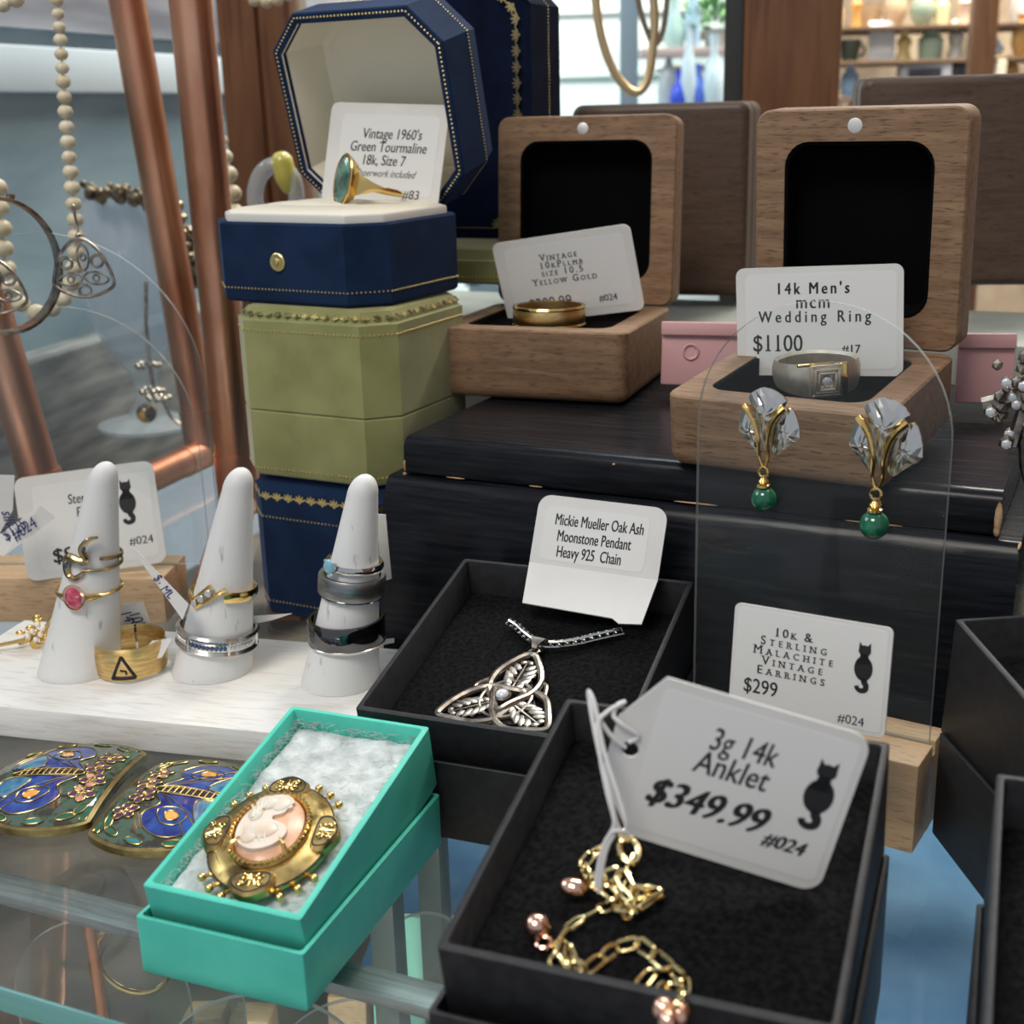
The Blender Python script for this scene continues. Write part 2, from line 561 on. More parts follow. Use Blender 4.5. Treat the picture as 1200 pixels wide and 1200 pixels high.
# left side of the case: a painted ledge and panels receding to the right
wl1, wl2 = at(20, 430, z=40), at(150, 390, z=40)
wd_ = (wl2 - wl1); wyaw = math.degrees(math.atan2(wd_.y, wd_.x))
FW_ = frame((wl1.x, wl1.y, 0), wyaw)
m_bluewall = noise_col(mat('blue_grey_panel', (.24, .34, .4), .3, spec=.6), (.17, .26, .31), (.36, .48, .54), 5, (1, 1, 2.5), detail=5, dist=.8)
m_greywall = noise_col(mat('grey_mauve_panel', (.3, .32, .36), .4), (.18, .19, .23), (.42, .45, .5), 9, (.6, 1, 5), detail=3)
m_sill = noise_col(mat('weathered_grey_board', (.2, .2, .19), .7), (.09, .1, .1), (.27, .27, .255), 14, (1.5, 6, 9), detail=7, bump=.3, bdist=.001)
m_whiter = mat('pale_blue_rail', (.6, .7, .76), .4)
b = NB(); box(b, (100, 60, 120), (1100, 6, 300)); struct('wall_left', b, m_bluewall, FW_)
b = NB(); box(b, (100, 54, 245), (1100, 8, 92)); struct('trim_1', b, m_greywall, FW_)
b = NB(); box(b, (100, 48, 178), (1100, 8, 24), bev=2); struct('trim_2', b, m_whiter, FW_)
b = NB(); box(b, (100, 12, 0), (1100, 22, 80), bev=2); struct('trim_3', b, m_sill, FW_)

# wooden posts of the case
pr = at(870, 100, y=700)
b = NB(); box(b, (24, 20, 150), (48, 40, 700), bev=1); struct('trim_4', b, m_post, frame((pr.x, pr.y, 0), -14))
b = NB(); box(b, (-5, 16, 150), (9.5, 30, 700), bev=.6); struct('trim_5', b, mat('dark_gasket', (.025, .024, .022), .5), frame((pr.x, pr.y, 0), -14))
pl = at(262, 100, y=690)
b = NB(); box(b, (9, 20, 150), (19, 40, 700), bev=1); box(b, (24, 22, 150), (24, 36, 700), bev=3); struct('trim_6', b, m_post, frame((pl.x, pl.y, 0), -6))

# window onto the garden: frame bars, panes, clapboard wall outside
WY = 1180
m_frame = mat('blue_grey_window_paint', (.3, .42, .5), .5)
x0, x1 = at(540, 60, y=WY).x, at(890, 60, y=WY).x
wt = at(735, -90, y=WY).z; wb = at(735, 330, y=WY).z
b = NB()
for px in (545, 737, 885): box(b, (at(px, 60, y=WY).x, WY, (wt+wb)/2), (15, 12, wt - wb), bev=1)
for z in (wt, wb): box(b, ((x0+x1)/2, WY, z), (x1 - x0, 12, 16), bev=1)
win = struct('window_1', b, m_frame)
b = NB(); box(b, ((x0+x1)/2, WY, (wt+wb)/2), (x1 - x0, 3, wt - wb)); obj('pane', b, clear('window_glass', (.97, 1, 1), 1.2, .02), win)
m_siding = noise_col(mat('white_clapboard', (.72, .8, .78), .8), (.6, .72, .7), (.8, .84, .8), 3.5, (1, 1, 3), detail=4)
b = NB()
for k in range(12):
    z = -420 + k * 95
    box(b, (260, 2210, z), (1500, 14, 98), RX(0) @ T(0, 0, 0), bev=4)
    box(b, (260, 2203, z - 44), (1500, 14, 9))
struct('wall_outside', b, m_siding)


# ---------------------------------------------------------------- box makers
def motif(bm, M, s=1):
    """one fan of the gilt tooling: five petals over a little scroll"""
    for a in (-62, -31, 0, 31, 62):
        plate(bm, circ(.95*s, 8, 0, 1.25*s, ry=.3*s, a=90) if False else [(x*s, y*s) for x, y in circ(.26, 8, 0, 1.15, ry=.8)], 0, .16, M @ RZ(a))
    plate(bm, circ(.35*s, 8), 0, .18, M)


def octbox(name, label, M, w, d, c, z0, z1, mt, bands, tool=None, seam=None, rim=2.2, mtool=None):
    """closed octagonal case standing on z0; local origin at the middle of its foot"""
    t = thing(name, label, 'box', M)
    H = z1 - z0
    for nm, a, e in ((('base', 0, seam), ('lid', seam, H)) if seam else (('body', 0, H),)):
        b = NB()
        lo = a == 0; hi = e == H
        pr_ = ([(a, rim*.9), (a + rim*.35, rim*.25), (a + rim, 0)] if lo else [(a + .05, .5), (a + .5, 0)])
        pr_ += ([(e - rim*1.9, 0), (e - rim*1.7, .9), (e - rim*.3, rim*1.3), (e, rim*2.0)] if hi else [(e - .5, 0), (e - .05, .5)])
        prof_oct(b, w, d, c, pr_)
        fixn(b)
        obj(nm, b, mt, t, sharp=25)
    for z in bands:
        b = NB()
        pts = [(x, y, z) for x, y in octp(w + .1, d + .1, c)]
        dots(b, pts, 1.3, .36, True, (1, 1, 1))
        obj('gilt_beading', b, m_gilt, t)
    if tool:
        b = NB()
        z, ins, lean, st, s = tool
        pts = octp(w - 2*ins, d - 2*ins, c - ins*.586)
        n = len(pts)
        for i in range(n):
            p, q = Vector((*pts[i], z)), Vector((*pts[(i+1) % n], z))
            L = (q - p).length
            k = max(1, int(L / st))
            dr = (q - p).normalized()
            yaw = math.degrees(math.atan2(dr.y, dr.x))
            for j in range(k):
                c_ = p + (q - p) * ((j + .5) / k)
                motif(b, T(*c_) @ RZ(yaw) @ RX(90 - lean), s)
        obj('gilt_tooling', b, mtool or m_gilt, t)
    return t


# lower navy case, olive case on it
octbox('jewelry_box', 'closed navy velvet octagonal box at the bottom of the left stack', frame((-46.4, 402.5, 0), -27.1), 58, 55, 8, 0, 45.6, m_navy, (5.0, 33.0), (38.8, 0, 0, 3.9, 1.25))
octbox('jewelry_box', 'closed olive green velvet octagonal box in the middle of the left stack', frame((-47.9, 402.8, 46), -27.1), 56.9, 54.5, 8, 0, 52, m_olive, (2.8, 45.0), (49.2, .75, 35, 3.3, .85), 20.7, mtool=m_tool)


# open navy case with cream lining
def open_case():
    M = frame((-51.6, 410.2, 98.3), -29.9)
    w, d, c, h = 64, 54.7, 9.4, 23.5
    t = thing('ring_box', 'open navy velvet octagonal ring box with cream satin lining', 'box', M)
    b = NB()
    loft(b, [[(x, y, z) for x, y in octp(w-2*i, d-2*i, c-i*.586)] for z, i in ((0, 1.2), (.8, .2), (2, 0), (h-.6, 0), (h, .5), (h, 2.6), (h - 3, 2.6))], True, True)
    fixn(b); obj('base', b, m_navy, t, sharp=25)
    b = NB(); dots(b, [(x, y, 4.2) for x, y in octp(w + .1, d + .1, c)], 1.3, .36, True); obj('gilt_beading', b, m_gilt, t)
    # ribbed lip and domed cushion with a slot
    b = NB()
    lip = [Vector((x, y, 0)) for x, y in octp(w - 5, d - 5, c - 1.4)]
    fine = []
    for i in range(8):
        p, q = lip[i], lip[(i+1) % 8]
        n = max(2, int((q - p).length / .45)) // 2 * 2
        nn = (q - p).normalized().cross(Vector((0, 0, 1)))
        for k in range(n): fine.append(p + (q - p) * (k / n) + nn * (.12 if k % 2 else 0))
    loft(b, [[(p.x, p.y, h - 1) for p in fine], [(p.x, p.y, h + 1.9) for p in fine], [(p.x*.985, p.y*.985, h + 2.3) for p in fine]], False, True)
    fixn(b); obj('cushion_lip', b, m_lip, t, sharp=60)
    b = NB()
    prof_oct(b, w - 6, d - 6, c - 1.7, ((h + 1.6, 0), (h + 2.6, .8), (h + 3.4, 4), (h + 3.8, 9)))
    fixn(b); obj('cushion', b, m_cream, t, sharp=60)
    b = NB(); ball(b, (-4, -6, h + 2.6), 1, s=(20, 5, 2.4), sub=3); ball(b, (-4, 6, h + 2.6), 1, s=(20, 5.5, 2.2), sub=3); obj('ring_roll', b, m_cream, t)
    # snap button
    b = NB(); lathe(b, [(0, 1.5), (.8, 1.35), (1.1, .9), (1.2, .7), (2.4, .75), (2.7, .5), (2.8, 0)], 28, T(-1.5, -d/2, 12.3) @ RX(90)); obj('snap_button', b, m_gilt, t)
    # lid, hinged at the back, leaning a little towards the front
    ML = T(0, d/2 - .6, h + .4) @ RX(180 - 76)     # lid local: x width, y from hinge to front edge (negative), z outwards
    D, dl = 24, d
    d, c = 61, 10.8
    L = bpy.data.objects.new('lid', None); COL.objects.link(L); L.parent = t; setm(L, T(0, dl/2 - .8, h + .6) @ RX(-76) @ T(0, -d/2, 0)); L.empty_display_size = .005
    b = NB()
    loft(b, [[(x, y, z) for x, y in octp(w-2*i, d-2*i, c-i*.586)] for z, i in ((2.5, 3.4), (.2, 3.2), (0, 2.9), (0, .4), (.5, 0), (D*.62, 0), (D*.64, .5), (D-1.5, 2.4), (D, 4.5))], False, True)
    fixn(b); obj('lid_shell', b, m_navy, L, sharp=25)
    b = NB()
    loft(b, [[(x, y, z) for x, y in octp(w-2*i, d-2*i, c-i*.586)] for z, i in ((.25, 3.25), (6, 3.4), (D - 5, 5.5), (D - 4, 7))], False, True)
    fixn(b); obj('lining', b, m_cream, L, sharp=25)
    b = NB(); dots(b, [(x, y, -.05) for x, y in octp(w - 3.0, d - 3.0, c - 1)], 1.3, .36, True); obj('gilt_beading', b, m_gilt, L)
    b = NB(); dots(b, [(x, y, D*.6) for x, y in octp(w + .1, d + .1, c)], 1.0, .22, True); obj('gilt_beading', b, m_gilt, L)
    return M
M_CASE = open_case()

# navy case standing behind it, with a column of gilt fans, and the olive box beneath
def tall_case():
    o_ = at(560, 283, y=478)
    M = frame(o_, -24)
    t = thing('necklace_box', 'large navy velvet octagonal case behind the open navy ring box', 'box', M)
    w, h, c, D = 46, 92, 13, 26
    Mu = T(0, 0, h/2) @ RX(90)
    b = NB(); loft(b, [[Mu @ Vector((x, y, z)) for x, y in octp(w-2*i, h-2*i, c-i*.586)] for z, i in ((0, 1.4), (.6, .4), (1.6, 0), (-D + 1.6, 0), (-D, 2))], True, True)
    fixn(b); obj('body', b, m_navy_shade, t, sharp=25)
    b = NB()
    pts = [Mu @ Vector((x, y, -3)) for x, y in octp(w + .1, h + .1, c)]
    dots(b, [Mu @ Vector((x, y, -14)) for x, y in octp(w + .1, h + .1, c)], 1.1, .2, True)
    obj('gilt_beading', b, m_gilt, t)
    b = NB()
    pts = octp(w - 9, h - 8, c - 2)
    for i in (7, 0, 1, 2):
        p, q = Vector((*pts[i], 1.55)), Vector((*pts[(i+1) % 8], 1.55))
        n = max(1, int((q-p).length / 5))
        yaw = math.degrees(math.atan2(q.y-p.y, q.x-p.x))
        for k in range(n): motif(b, Mu @ T(*(p + (q-p)*((k+.5)/n))) @ RZ(yaw), 1.5)
    obj('gilt_tooling', b, m_gilt, t)
    b = NB(); dots(b, [Mu @ Vector((-w/2 + 2, -h/2 + 5, 1.6)), Mu @ Vector((w/2 - 12, -h/2 + 5, 1.6))], 1.1, .25); obj('gilt_beading', b, m_gilt, t)
    return o_
o_ = tall_case()


# walnut ring boxes
def shell(bm, w, d, r, h, cav, cr_, dp, er=3.2, M=None):
    """a rounded block whose face z=0 has a rounded recess; the body lies below"""
    b = NB()
    R_ = lambda i, z: [(x, y, z) for x, y in rr(w - 2*i, d - 2*i, max(r - i, .2), 6)]
    rings = [R_(er, -h), R_(er*.55, -h + er*.12), R_(er*.2, -h + er*.42), R_(0, -h + er), R_(0, -.5), R_(.45, 0)]
    rings += [[(x, y, z) for x, y in rr(w - 2*cav, d - 2*cav, cr_, 6)] for z in (0, -dp)]
    loft(b, rings, True, True)
    fixn(b)
    return merge(bm, b, M)


def lining(bm, w, d, cav, cr_, dp, M=None):
    b = NB()
    q = lambda i, z: [(x, y, z) for x, y in rr(w - 2*cav - 2*i, d - 2*cav - 2*i, max(cr_ - i, .3), 6)]
    loft(b, [q(.05, -.35), q(.9, -.5), q(1.0, -dp + 1.5), q(2, -dp + .4)], False, True)
    fixn(b)
    return merge(bm, b, M)


def ringbox(label, M, w, d, h, lh, lean, lw=None, th=14, lining_up=False):
    """M: front left corner of the base's rim"""
    lw = lw or w
    C0 = T(w/2, d/2, 0)
    t = thing('walnut_ring_box', label, 'box', M @ T(w/2, d/2, -h))
    up_ = T(0, 0, h)
    b = NB(); shell(b, w, d, 4, h, 7.6, 5, 9, M=up_); obj('base', b, m_walnut, t)
    b = NB(); lining(b, w, d, 7.6, 5, 2.2 if lining_up else 9, M=up_); obj('base_lining', b, m_velvetb, t)
    L = bpy.data.objects.new('lid', None); COL.objects.link(L); L.parent = t; L.empty_display_size = .005
    setm(L, up_ @ T(0, d/2 + .3, .2) @ RX(-lean) @ T(0, 0, lh/2) @ RX(90))
    b = NB(); shell(b, lw, lh, 4, th, 8, 6.5, 9); obj('lid_body', b, m_walnut, L)
    b = NB(); lining(b, lw, lh, 8, 6.5, 9); obj('lid_lining', b, m_velvetb, L)
    b = NB(); lathe(b, [(0, .12), (1.75, .12), (1.9, .04), (1.9, -.2)], 24, T(-1, lh/2 - 4.2, 0)); obj('magnet', b, mat('nickel_disc', (.72, .7, .67), .5, .6), L)
    return t

F_WL = frame((-23.3, 400.5, 88.2), -19.7, -1)
ringbox('open walnut ring box holding the plain yellow gold band', F_WL, 61.8, 60, 21.5, 62, 4, lining_up=True)
F_WR = frame((37.9, 312.6, 84.3), -33.3, 5)
ringbox('open walnut ring box with dark lining behind the clear acrylic stand', F_WR, 55, 55.5, 18.3, 60.5, 2, th=13)


def closed_walnut(label, M, w, h, d, mt=None):
    """a closed box standing on edge behind the others: M at the middle of its foot, face towards the viewer"""
    t = thing('walnut_box', label, 'box', M)
    for nm, a, e in (('lid', 0, d*.42), ('base', d*.45, d)):
        b = NB()
        q = lambda i, y: [(x, y, z + h/2) for x, z in rr(w - 2*i, h - 2*i, max(4 - i, .2), 5)]
        ins = [(a, 2.6), (a + .5, 1.2), (a + 2, 0), (e - .4, 0), (e, .4)] if a == 0 else [(a, .4), (a + .4, 0), (e - 2.5, 0), (e, 2.5)]
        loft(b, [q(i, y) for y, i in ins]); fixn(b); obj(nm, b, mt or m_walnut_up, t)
    return t
pw = at(770, 346, y=500)
closed_walnut('walnut box standing behind the gold band ring box', frame(pw, -18), 66, 70, 36)
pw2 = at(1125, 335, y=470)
closed_walnut('walnut box at the far right behind the wedding ring box', frame(pw2, -8), 76, 72, 30)

# pale riser at the back, olive box end on it
FS = frame((-29.5, 350, 0), -25.7)                        # black lacquered step: x along its front, y back
m_pale = noise_col(mat('pale_green_white_paint', (.3, .32, .27), .6), (.26, .28, .24), (.33, .35, .3), 40)
b = NB(); box(b, (75, 160, 39), (330, 70, 78), bev=1.2); o = obj('display_riser', b, m_pale, None, FS)
tag(o, 'pale grey green riser behind the black lacquered step', 'riser')
oo = at(556, 322, y=470)
octbox('jewelry_box', 'olive green box under the tall navy case at the back', frame(oo, -24), 66, 50, 8, 0, 12, m_olive, (2.5,))

# ---------------------------------------------------------------- black lacquered step
t = thing('lacquered_stand', 'black lacquered two tier stand with a rounded lower front', 'stand', FS)
def extr(bm, poly, x0, x1, n=1):
    loft(bm, [[(x0 + (x1-x0)*k/n, y, z) for y, z in poly] for k in range(n + 1)]); return fixn(bm)
b = NB(); extr(b, [(0, 56), (-.3, 57), (0, 63), (.7, 64.7), (2.2, 65.8), (4, 66), (118, 66), (118, 56)], 0, 156, 6); obj('upper_tier', b, m_lacq, t, sharp=50)
b = NB()
pf = [(118, 0), (118, 55.4)] + [(-1 - 9*sin(R(a)), 9.4 + 46*cos(R(a))) for a in range(0, 91, 6)] + [(-10, 0)]
extr(b, pf, -4, 161, 6); obj('lower_tier', b, m_lacq, t, sharp=50)
for x, y, z, s in ((155.6, -.4, 60, (.9, .5, 4)), (155.5, -.2, 57, (.8, .6, 1.5)), (84, -.2, 56, (6, .35, .22)), (40, -.2, 56, (2, .3, .2)), (128, -.5, 55.8, (7, .35, .25)), (16, -.2, 56, (3, .3, .2)), (0.3, -.3, 58, (.35, .4, 1.8)), (0.3, -.6, 55.8, (.6, .5, .5)), (62, .2, 64, (.4, .4, .3)), (160.8, -3, 55.0, (.4, 3, .5)), (157, -5.6, 46.5, (1.2, .4, .6))):
    b = NB(); ball(b, (x, y, z), 1, sub=2, s=s); tag(obj('worn_edge', b, m_chip, t), 'bare wood showing where the lacquer is chipped', None)


# ---------------------------------------------------------------- shallow card boxes: a tray standing in its lid
def traybox(name, label, MT, w, d, lid_h, tray_h, mt, fill, fz, tk=1.3, ov=1.0, fillmat=None, lidsink=None, group=None):
    """MT: front left corner of the tray's rim (may be tilted); the lid underneath stands on the shelf"""
    o3 = MT @ Vector((0, 0, 0))
    yaw = math.degrees(math.atan2((MT.to_3x3() @ Vector((1, 0, 0))).y, (MT.to_3x3() @ Vector((1, 0, 0))).x))
    base = frame((o3.x, o3.y, 0), yaw) @ T(w/2, d/2 - .6, 0)
    t = thing(name, label, 'box', base, group)
    b = NB()
    W_, D_ = w + 2*ov, d + 2*ov
    q = lambda i, z: [(x, y, z) for x, y in rr(W_ - 2*i, D_ - 2*i, .6, 2)]
    loft(b, [q(.3, 0), q(0, .5), q(0, lid_h - .2), q(.25, lid_h), q(.8, lid_h - .1), q(.95, lid_h - 3)], True, False)
    fixn(b); obj('lid', b, mt, t)
    loc = base.inverted() @ MT @ T(w/2, d/2, 0)
    b = NB()
    q = lambda i, z: [(x, y, z) for x, y in rr(w - 2*i, d - 2*i, .6, 2)]
    loft(b, [q(.3, -tray_h), q(0, -tray_h + .5), q(0, -.25), q(.3, 0), q(tk - .2, 0), q(tk, -.3), q(tk + .1, -tray_h + 1)], True, True)
    fixn(b); obj('tray', b, mt, t, loc)
    b = NB()
    if fill == 'foam':
        q = lambda i, z: [(x, y, z) for x, y in rr(w - 2*tk - .5 - 2*i, d - 2*tk - .9 - 2*i, 1, 3)]
        loft(b, [q(0, -tray_h + 1.5), q(0, fz - .6), q(.7, fz)]); fixn(b)
        obj('foam_insert', b, m_foam, t, loc)
    else:
        nx, ny = 44, 70
        random.seed(7)
        hx, hy = w/2 - tk - .1, d/2 - tk - .1
        from mathutils import noise as NZ
        vs = []
        for j in range(ny + 1):
            for i in range(nx + 1):
                x, y = -hx + 2*hx*i/nx, -hy + 2*hy*j/ny
                e = min(hx - abs(x), hy - abs(y))
                z = fz + .9*NZ.noise(Vector((x*.09, y*.09, 3))) + .5*NZ.noise(Vector((x*.35, y*.35, 9))) + .22*NZ.noise(Vector((x*1.1, y*1.1, 1))) - 2.2*math.exp(-e*.9)
                vs.append(b.verts.new((x, y, z)))
        for j in range(ny):
            for i in range(nx):
                a = j*(nx+1) + i
                b.faces.new((vs[a], vs[a+1], vs[a+nx+2], vs[a+nx+1]))
        obj('cotton_pad', b, m_cotton, t, loc, sharp=180)
        b = NB()
        for k in range(520):
            e = random.random() < .55
            x = random.choice((-1, 1))*(hx - abs(random.gauss(0, .8))) if e else random.uniform(-hx, hx)
            y = random.uniform(-hy, hy) if e or random.random() < .7 else hy - abs(random.gauss(0, 1))
            a = random.uniform(0, 6.3); l = random.uniform(.8, 2.2); z = fz + random.uniform(-.6, .9)
            tube(b, [(max(-hx, min(hx, x + l*q*cos(a + .5*q))), max(-hy, min(hy, y + l*q*sin(a + .5*q))), z + .5*sin(pi*(q + 1)/2)) for q in (-1, -.3, .4, 1)], .045, 3)
        o_ = obj('cotton_fibres', b, m_cotton, t, loc); o_['kind'] = 'stuff'
    return t

F_TT = frame((-69.5, 208.5, 17.9), -21.4, 10.9)
traybox('gift_box', 'turquoise card gift box with white cotton holding the cameo brooch', F_TT, 33, 56.6, 12.2, 15.5, m_teal, 'cotton', -3.2, ov=1.05)
F_PE = frame((-35.5, 260.4, 27.4), -21, 12)
traybox('black_gift_box', 'black card box holding the triangular silver knot pendant', F_PE, 60.5, 65, 18.5, 22, m_black, 'foam', -9, ov=1.1)
F_AN = frame((-12.5, 159.7, 37.9), -21.1, 11.5)
traybox('black_gift_box', 'black card box holding the gold anklet and big price tag', F_AN, 56.5, 60.8, 28, 27, m_black, 'foam', -7.5, ov=1.1)
pB = at(1168, 905, z=50)
F_BB = frame(pB, -21, 12) @ T(0, -60, 0)
traybox('black_gift_box', 'empty black card box cut off by the lower right corner', F_BB, 56.5, 60, 25, 27, m_black, 'foam', -9, ov=1.1)
pA = at(1119, 725, z=50)
F_BA = frame(pA, 5, 6) @ T(0, -58, 0)
traybox('black_gift_box', 'empty black card box beside the beech block of the acrylic stand', F_BA, 56.5, 58, 24, 27, m_black, 'foam', -9, ov=1.1)


# ---------------------------------------------------------------- cards
def cat_mark(bm, x, y, h, z=.3):
    """a seated cat seen from behind, tail hanging down in a hook"""
    M = T(x, y, z) @ SCL(h, h, 1)
    plate(bm, circ(.125, 20, 0, .36, ry=.11), 0, .03, M)
    plate(bm, [(-.12, .38), (-.055, .455), (-.11, .53)][::-1], 0, .03, M)
    plate(bm, [(.12, .38), (.11, .53), (.05, .455)][::-1], 0, .03, M)
    plate(bm, [(-.075, .3), (.075, .3), (.1, .16), (.16, .08), (-.16, .08), (-.1, .16)][::-1], 0, .03, M)
    plate(bm, circ(.185, 28, 0, .0, ry=.25), 0, .03, M)
    tl = smooth_path([(.03, -.2, 0), (.035, -.27, 0), (.075, -.335, 0), (.06, -.42, 0), (-.02, -.45, 0), (-.09, -.42, 0), (-.115, -.36, 0)], 5)
    L, Rr = [], []
    for i, p in enumerate(tl):
        d = (tl[min(i+1, len(tl)-1)] - tl[max(i-1, 0)]).normalized()
        n = Vector((-d.y, d.x, 0)); wd = .052 * (1.25 - .45*i/len(tl))
        L.append((p + n*wd)[:2]); Rr.append((p - n*wd)[:2])
    plate(bm, L + Rr[::-1], 0, .03, M)


def cardM(c, yaw, lean, roll, h):
    """pose of a card given its middle: x right, y up the card, z towards the viewer; origin at the middle of its foot"""
    M = Matrix.Translation(c) @ RZ(yaw) @ RX(90 - lean) @ RZ(roll)
    return M @ T(0, -h/2, 0)


def card(name, label, M, w, h, r, lines, lab=None, cat=None, catx='card', outline=None, hole=None, rc=None):
    t = thing(name, label, catx, M)
    b = NB()
    poly = outline or rr(w, h, r, 6)
    fill2d(b, [poly] + ([circ(hole[2], 20, hole[0], hole[1])] if hole else []), 0, .4, T(0, h/2, -.2))
    obj('paper', b, m_card, t)
    if lab:
        b = NB(); fill2d(b, [rr(lab[2], lab[3], lab[4], 5)], .2, .26, T(lab[0], h/2 + lab[1], 0)); obj('sticker', b, m_label, t)
    b = NB()
    for l in lines:
        text(b, l[0], l[1], h/2 + l[2] - l[3]*.36, l[3], **l[4])
    obj('lettering', b, m_ink, t, flat=True)
    if cat:
        b = NB(); cat_mark(b, cat[0], h/2 + cat[1], cat[2]); obj('cat_emblem', b, m_ink, t, flat=True)
    return t

SER = dict(caps=True, space=1.35, bold=.04, serif=True)
card('price_card', 'white price card reading Vintage 1960\'s Green Tourmaline inside the navy ring box', cardM((-37.6, 429.8, 138.8), -26.4, 14.6, -2.7, 32), 43.6, 32, 2.6,
     [("Vintage 1960's", 2.2, 6.6, 4.6, dict(shear=.12, xs=.82, bold=.05)), ('Green Tourmaline', 1.2, 2.5, 4.6, dict(shear=.12, xs=.82, bold=.05)), ('18k, Size 7', 0, -1.7, 4.6, dict(shear=.12, xs=.82, bold=.05)),
      ('Paperwork included', 1.2, -5.8, 3.3, dict(shear=.45, xs=.82)), ('#83', 11.6, -12.0, 4.0, dict(shear=.1))], (1, 0, 36, 25, 2))
card('price_card', 'tilted white price card reading Vintage Yellow Gold behind the gold band', cardM((19.6, 420.2, 100.3), -24.6, -7.3, 8.6, 27.3), 48, 27.3, 2.4,
     [('Vintage', -1.6, 7.0, 3.1, SER), ('10kPllmb', -1.2, 4.5, 3.1, dict(SER, serif='base')), ('size 10.5', -1.2, 2.0, 3.1, dict(SER, serif=False)), ('Yellow Gold', -1.0, -.7, 3.1, SER),
      ('$209.99', -7.6, -7.6, 5.0, dict(xs=.95)), ('#024', 12.6, -8.3, 3.0, dict(bold=.03))], (.5, 0, 41.5, 22.5, 1.8))
card('price_card', "white price card reading 14k Men's Wedding Ring $1100 in the right walnut box", cardM((79.8, 333.9, 97.7), -28.5, 2.1, 3.6, 28), 43.1, 28, 2.2,
     [("14k Men's", -1.3, 8.6, 4.2, dict(bold=.1, space=1.4, xs=.8)), ('mcm', -1.2, 5.1, 4.6, dict(space=1.2, xs=.9, bold=.06)), ('Wedding Ring', -1.0, 1.4, 4.2, dict(space=1.5, xs=.82, bold=.07)),
      ('$1100', -10.6, -5.4, 6.2, dict(xs=.86, serif='base', bold=.04)), ('#17', 8.6, -7.0, 3.0, dict(bold=.04))], (.5, 0, 39, 24.5, 1.6))

# folded card hung over the back wall of the pendant box
MP = cardM((21.1, 307.3, 50.0), -27, 24, 0, 17.6) @ SCL(1.015, 1.015, 1)
t = card('folded_price_card', 'white folded card hooked over the back of the pendant box', MP, 34, 17.4, 3.2,
     [('Mickie Mueller Oak Ash', 0, 3.0, 4.0, dict(xs=.6, bold=.07)), ('Moonstone Pendant', -.8, -1.0, 4.0, dict(xs=.6, bold=.07)), ('Heavy 925  Chain', -1.5, -4.9, 4.0, dict(xs=.6, bold=.07))], (-.8, -.7, 27.5, 13.5, 1.6),
     outline=[p for p in rr(34, 17.4, 3.4, 6) if p[1] > 0] + [(-17, -8.7), (17, -8.7)])
b = NB(); fill2d(b, [[(-17, 0), (17, 0), (17, -13), (11.5, -13.8), (9.5, -12.6), (-14.2, -12.2)]], -.2, .2, RX(-32)); obj('folded_flap', b, m_card, t)

card('price_card', 'pale grey price card reading 10k & Sterling Malachite, standing in the beech block', cardM((56.4, 231.4, 47.2), -33.6, 8.9, 1.4, 21.3), 31.6, 21.3, 1.3,
     [('10k &', -3.4, 6.1, 2.5, dict(SER, serif='base')), ('Sterling', -3.2, 4.1, 2.5, dict(caps=True, space=1.6, bold=.03, serif=True)), ('Malachite', -3.2, 2.1, 2.5, dict(caps=True, space=1.6, bold=.03, serif=True)),
      ('Vintage', -3.2, .1, 2.5, dict(caps=True, space=1.6, bold=.03, serif=True)), ('Earrings', -3.4, -1.9, 2.5, dict(caps=True, space=1.6, bold=.03, serif=True)), ('$299', -9.3, -5.4, 4.2, dict(xs=.85, bold=.03)), ('#024', 9.2, -8.3, 2.5, dict())],
     (0, 0, 30, 19.8, 1), (10.8, 2.0, 9.6))
TAGO = [(-13.2, 13.9), (-18.6, 5.4), (-18.8, -5), (-12.2, -13.9)] + [(14.4 + 3*cos(R(a)), -10.9 + 3*sin(R(a))) for a in range(-90, 1, 15)] + [(14.4 + 3*cos(R(a)), 10.9 + 3*sin(R(a))) for a in range(0, 91, 15)]
M_TAG = cardM((31.5, 174.1, 54.9), -12.8, -1.5, -14.0, 28.6)
card('price_tag', 'large white price tag reading 3g 14k Anklet $349.99', M_TAG, 36.2, 28.6, 3,
     [('3g 14k', .3, 6.6, 5.5, dict(shear=.14, xs=.68, bold=.06)), ('Anklet', -.4, 2.3, 5.6, dict(shear=.16, xs=.74, bold=.06)), ('$349.99', -2.6, -4.6, 6.6, dict(shear=.32, bold=.2, xs=.84)), ('#024', 10.2, -7.2, 3.4, dict(shear=.25, bold=.1, xs=.9))],
     (1.6, 0, 29.5, 24.5, 1.2), (12.8, 2.2, 11.8), catx='price tag', outline=TAGO, hole=(-15.6, .6, 1.35))
card('price_card', 'cream price card reading Sterling Earrings behind the left ring cone', cardM((-132.5, 392, 31.5), 7.2, 18, 4.6, 32.6), 42.9, 32.6, 3.2,
     [('Sterling Tri', 1.2, 7.6, 4.4, dict(bold=.05, xs=.72, shear=.08)), ('Earrings', 1.2, 3.3, 4.4, dict(bold=.05, xs=.72, shear=.08)), ('$89', -8, -9.3, 6.4, dict(bold=.12)), ('#024', 14.6, -8.2, 3.6, dict(bold=.02))],
     (1.5, -.5, 36, 27, 2), (12, 4.0, 14))

# ---------------------------------------------------------------- white plinth with three ring cones
F_PL = frame((-69.4, 290.0, 0), -14.6)
t = thing('ring_plinth', 'white painted wooden plinth under the three ring cones', 'stand', F_PL)
b = NB(); box(b, (-20, 27, 4.4), (150, 55, 8.8), bev=.8); obj('board', b, m_wpaint, t)

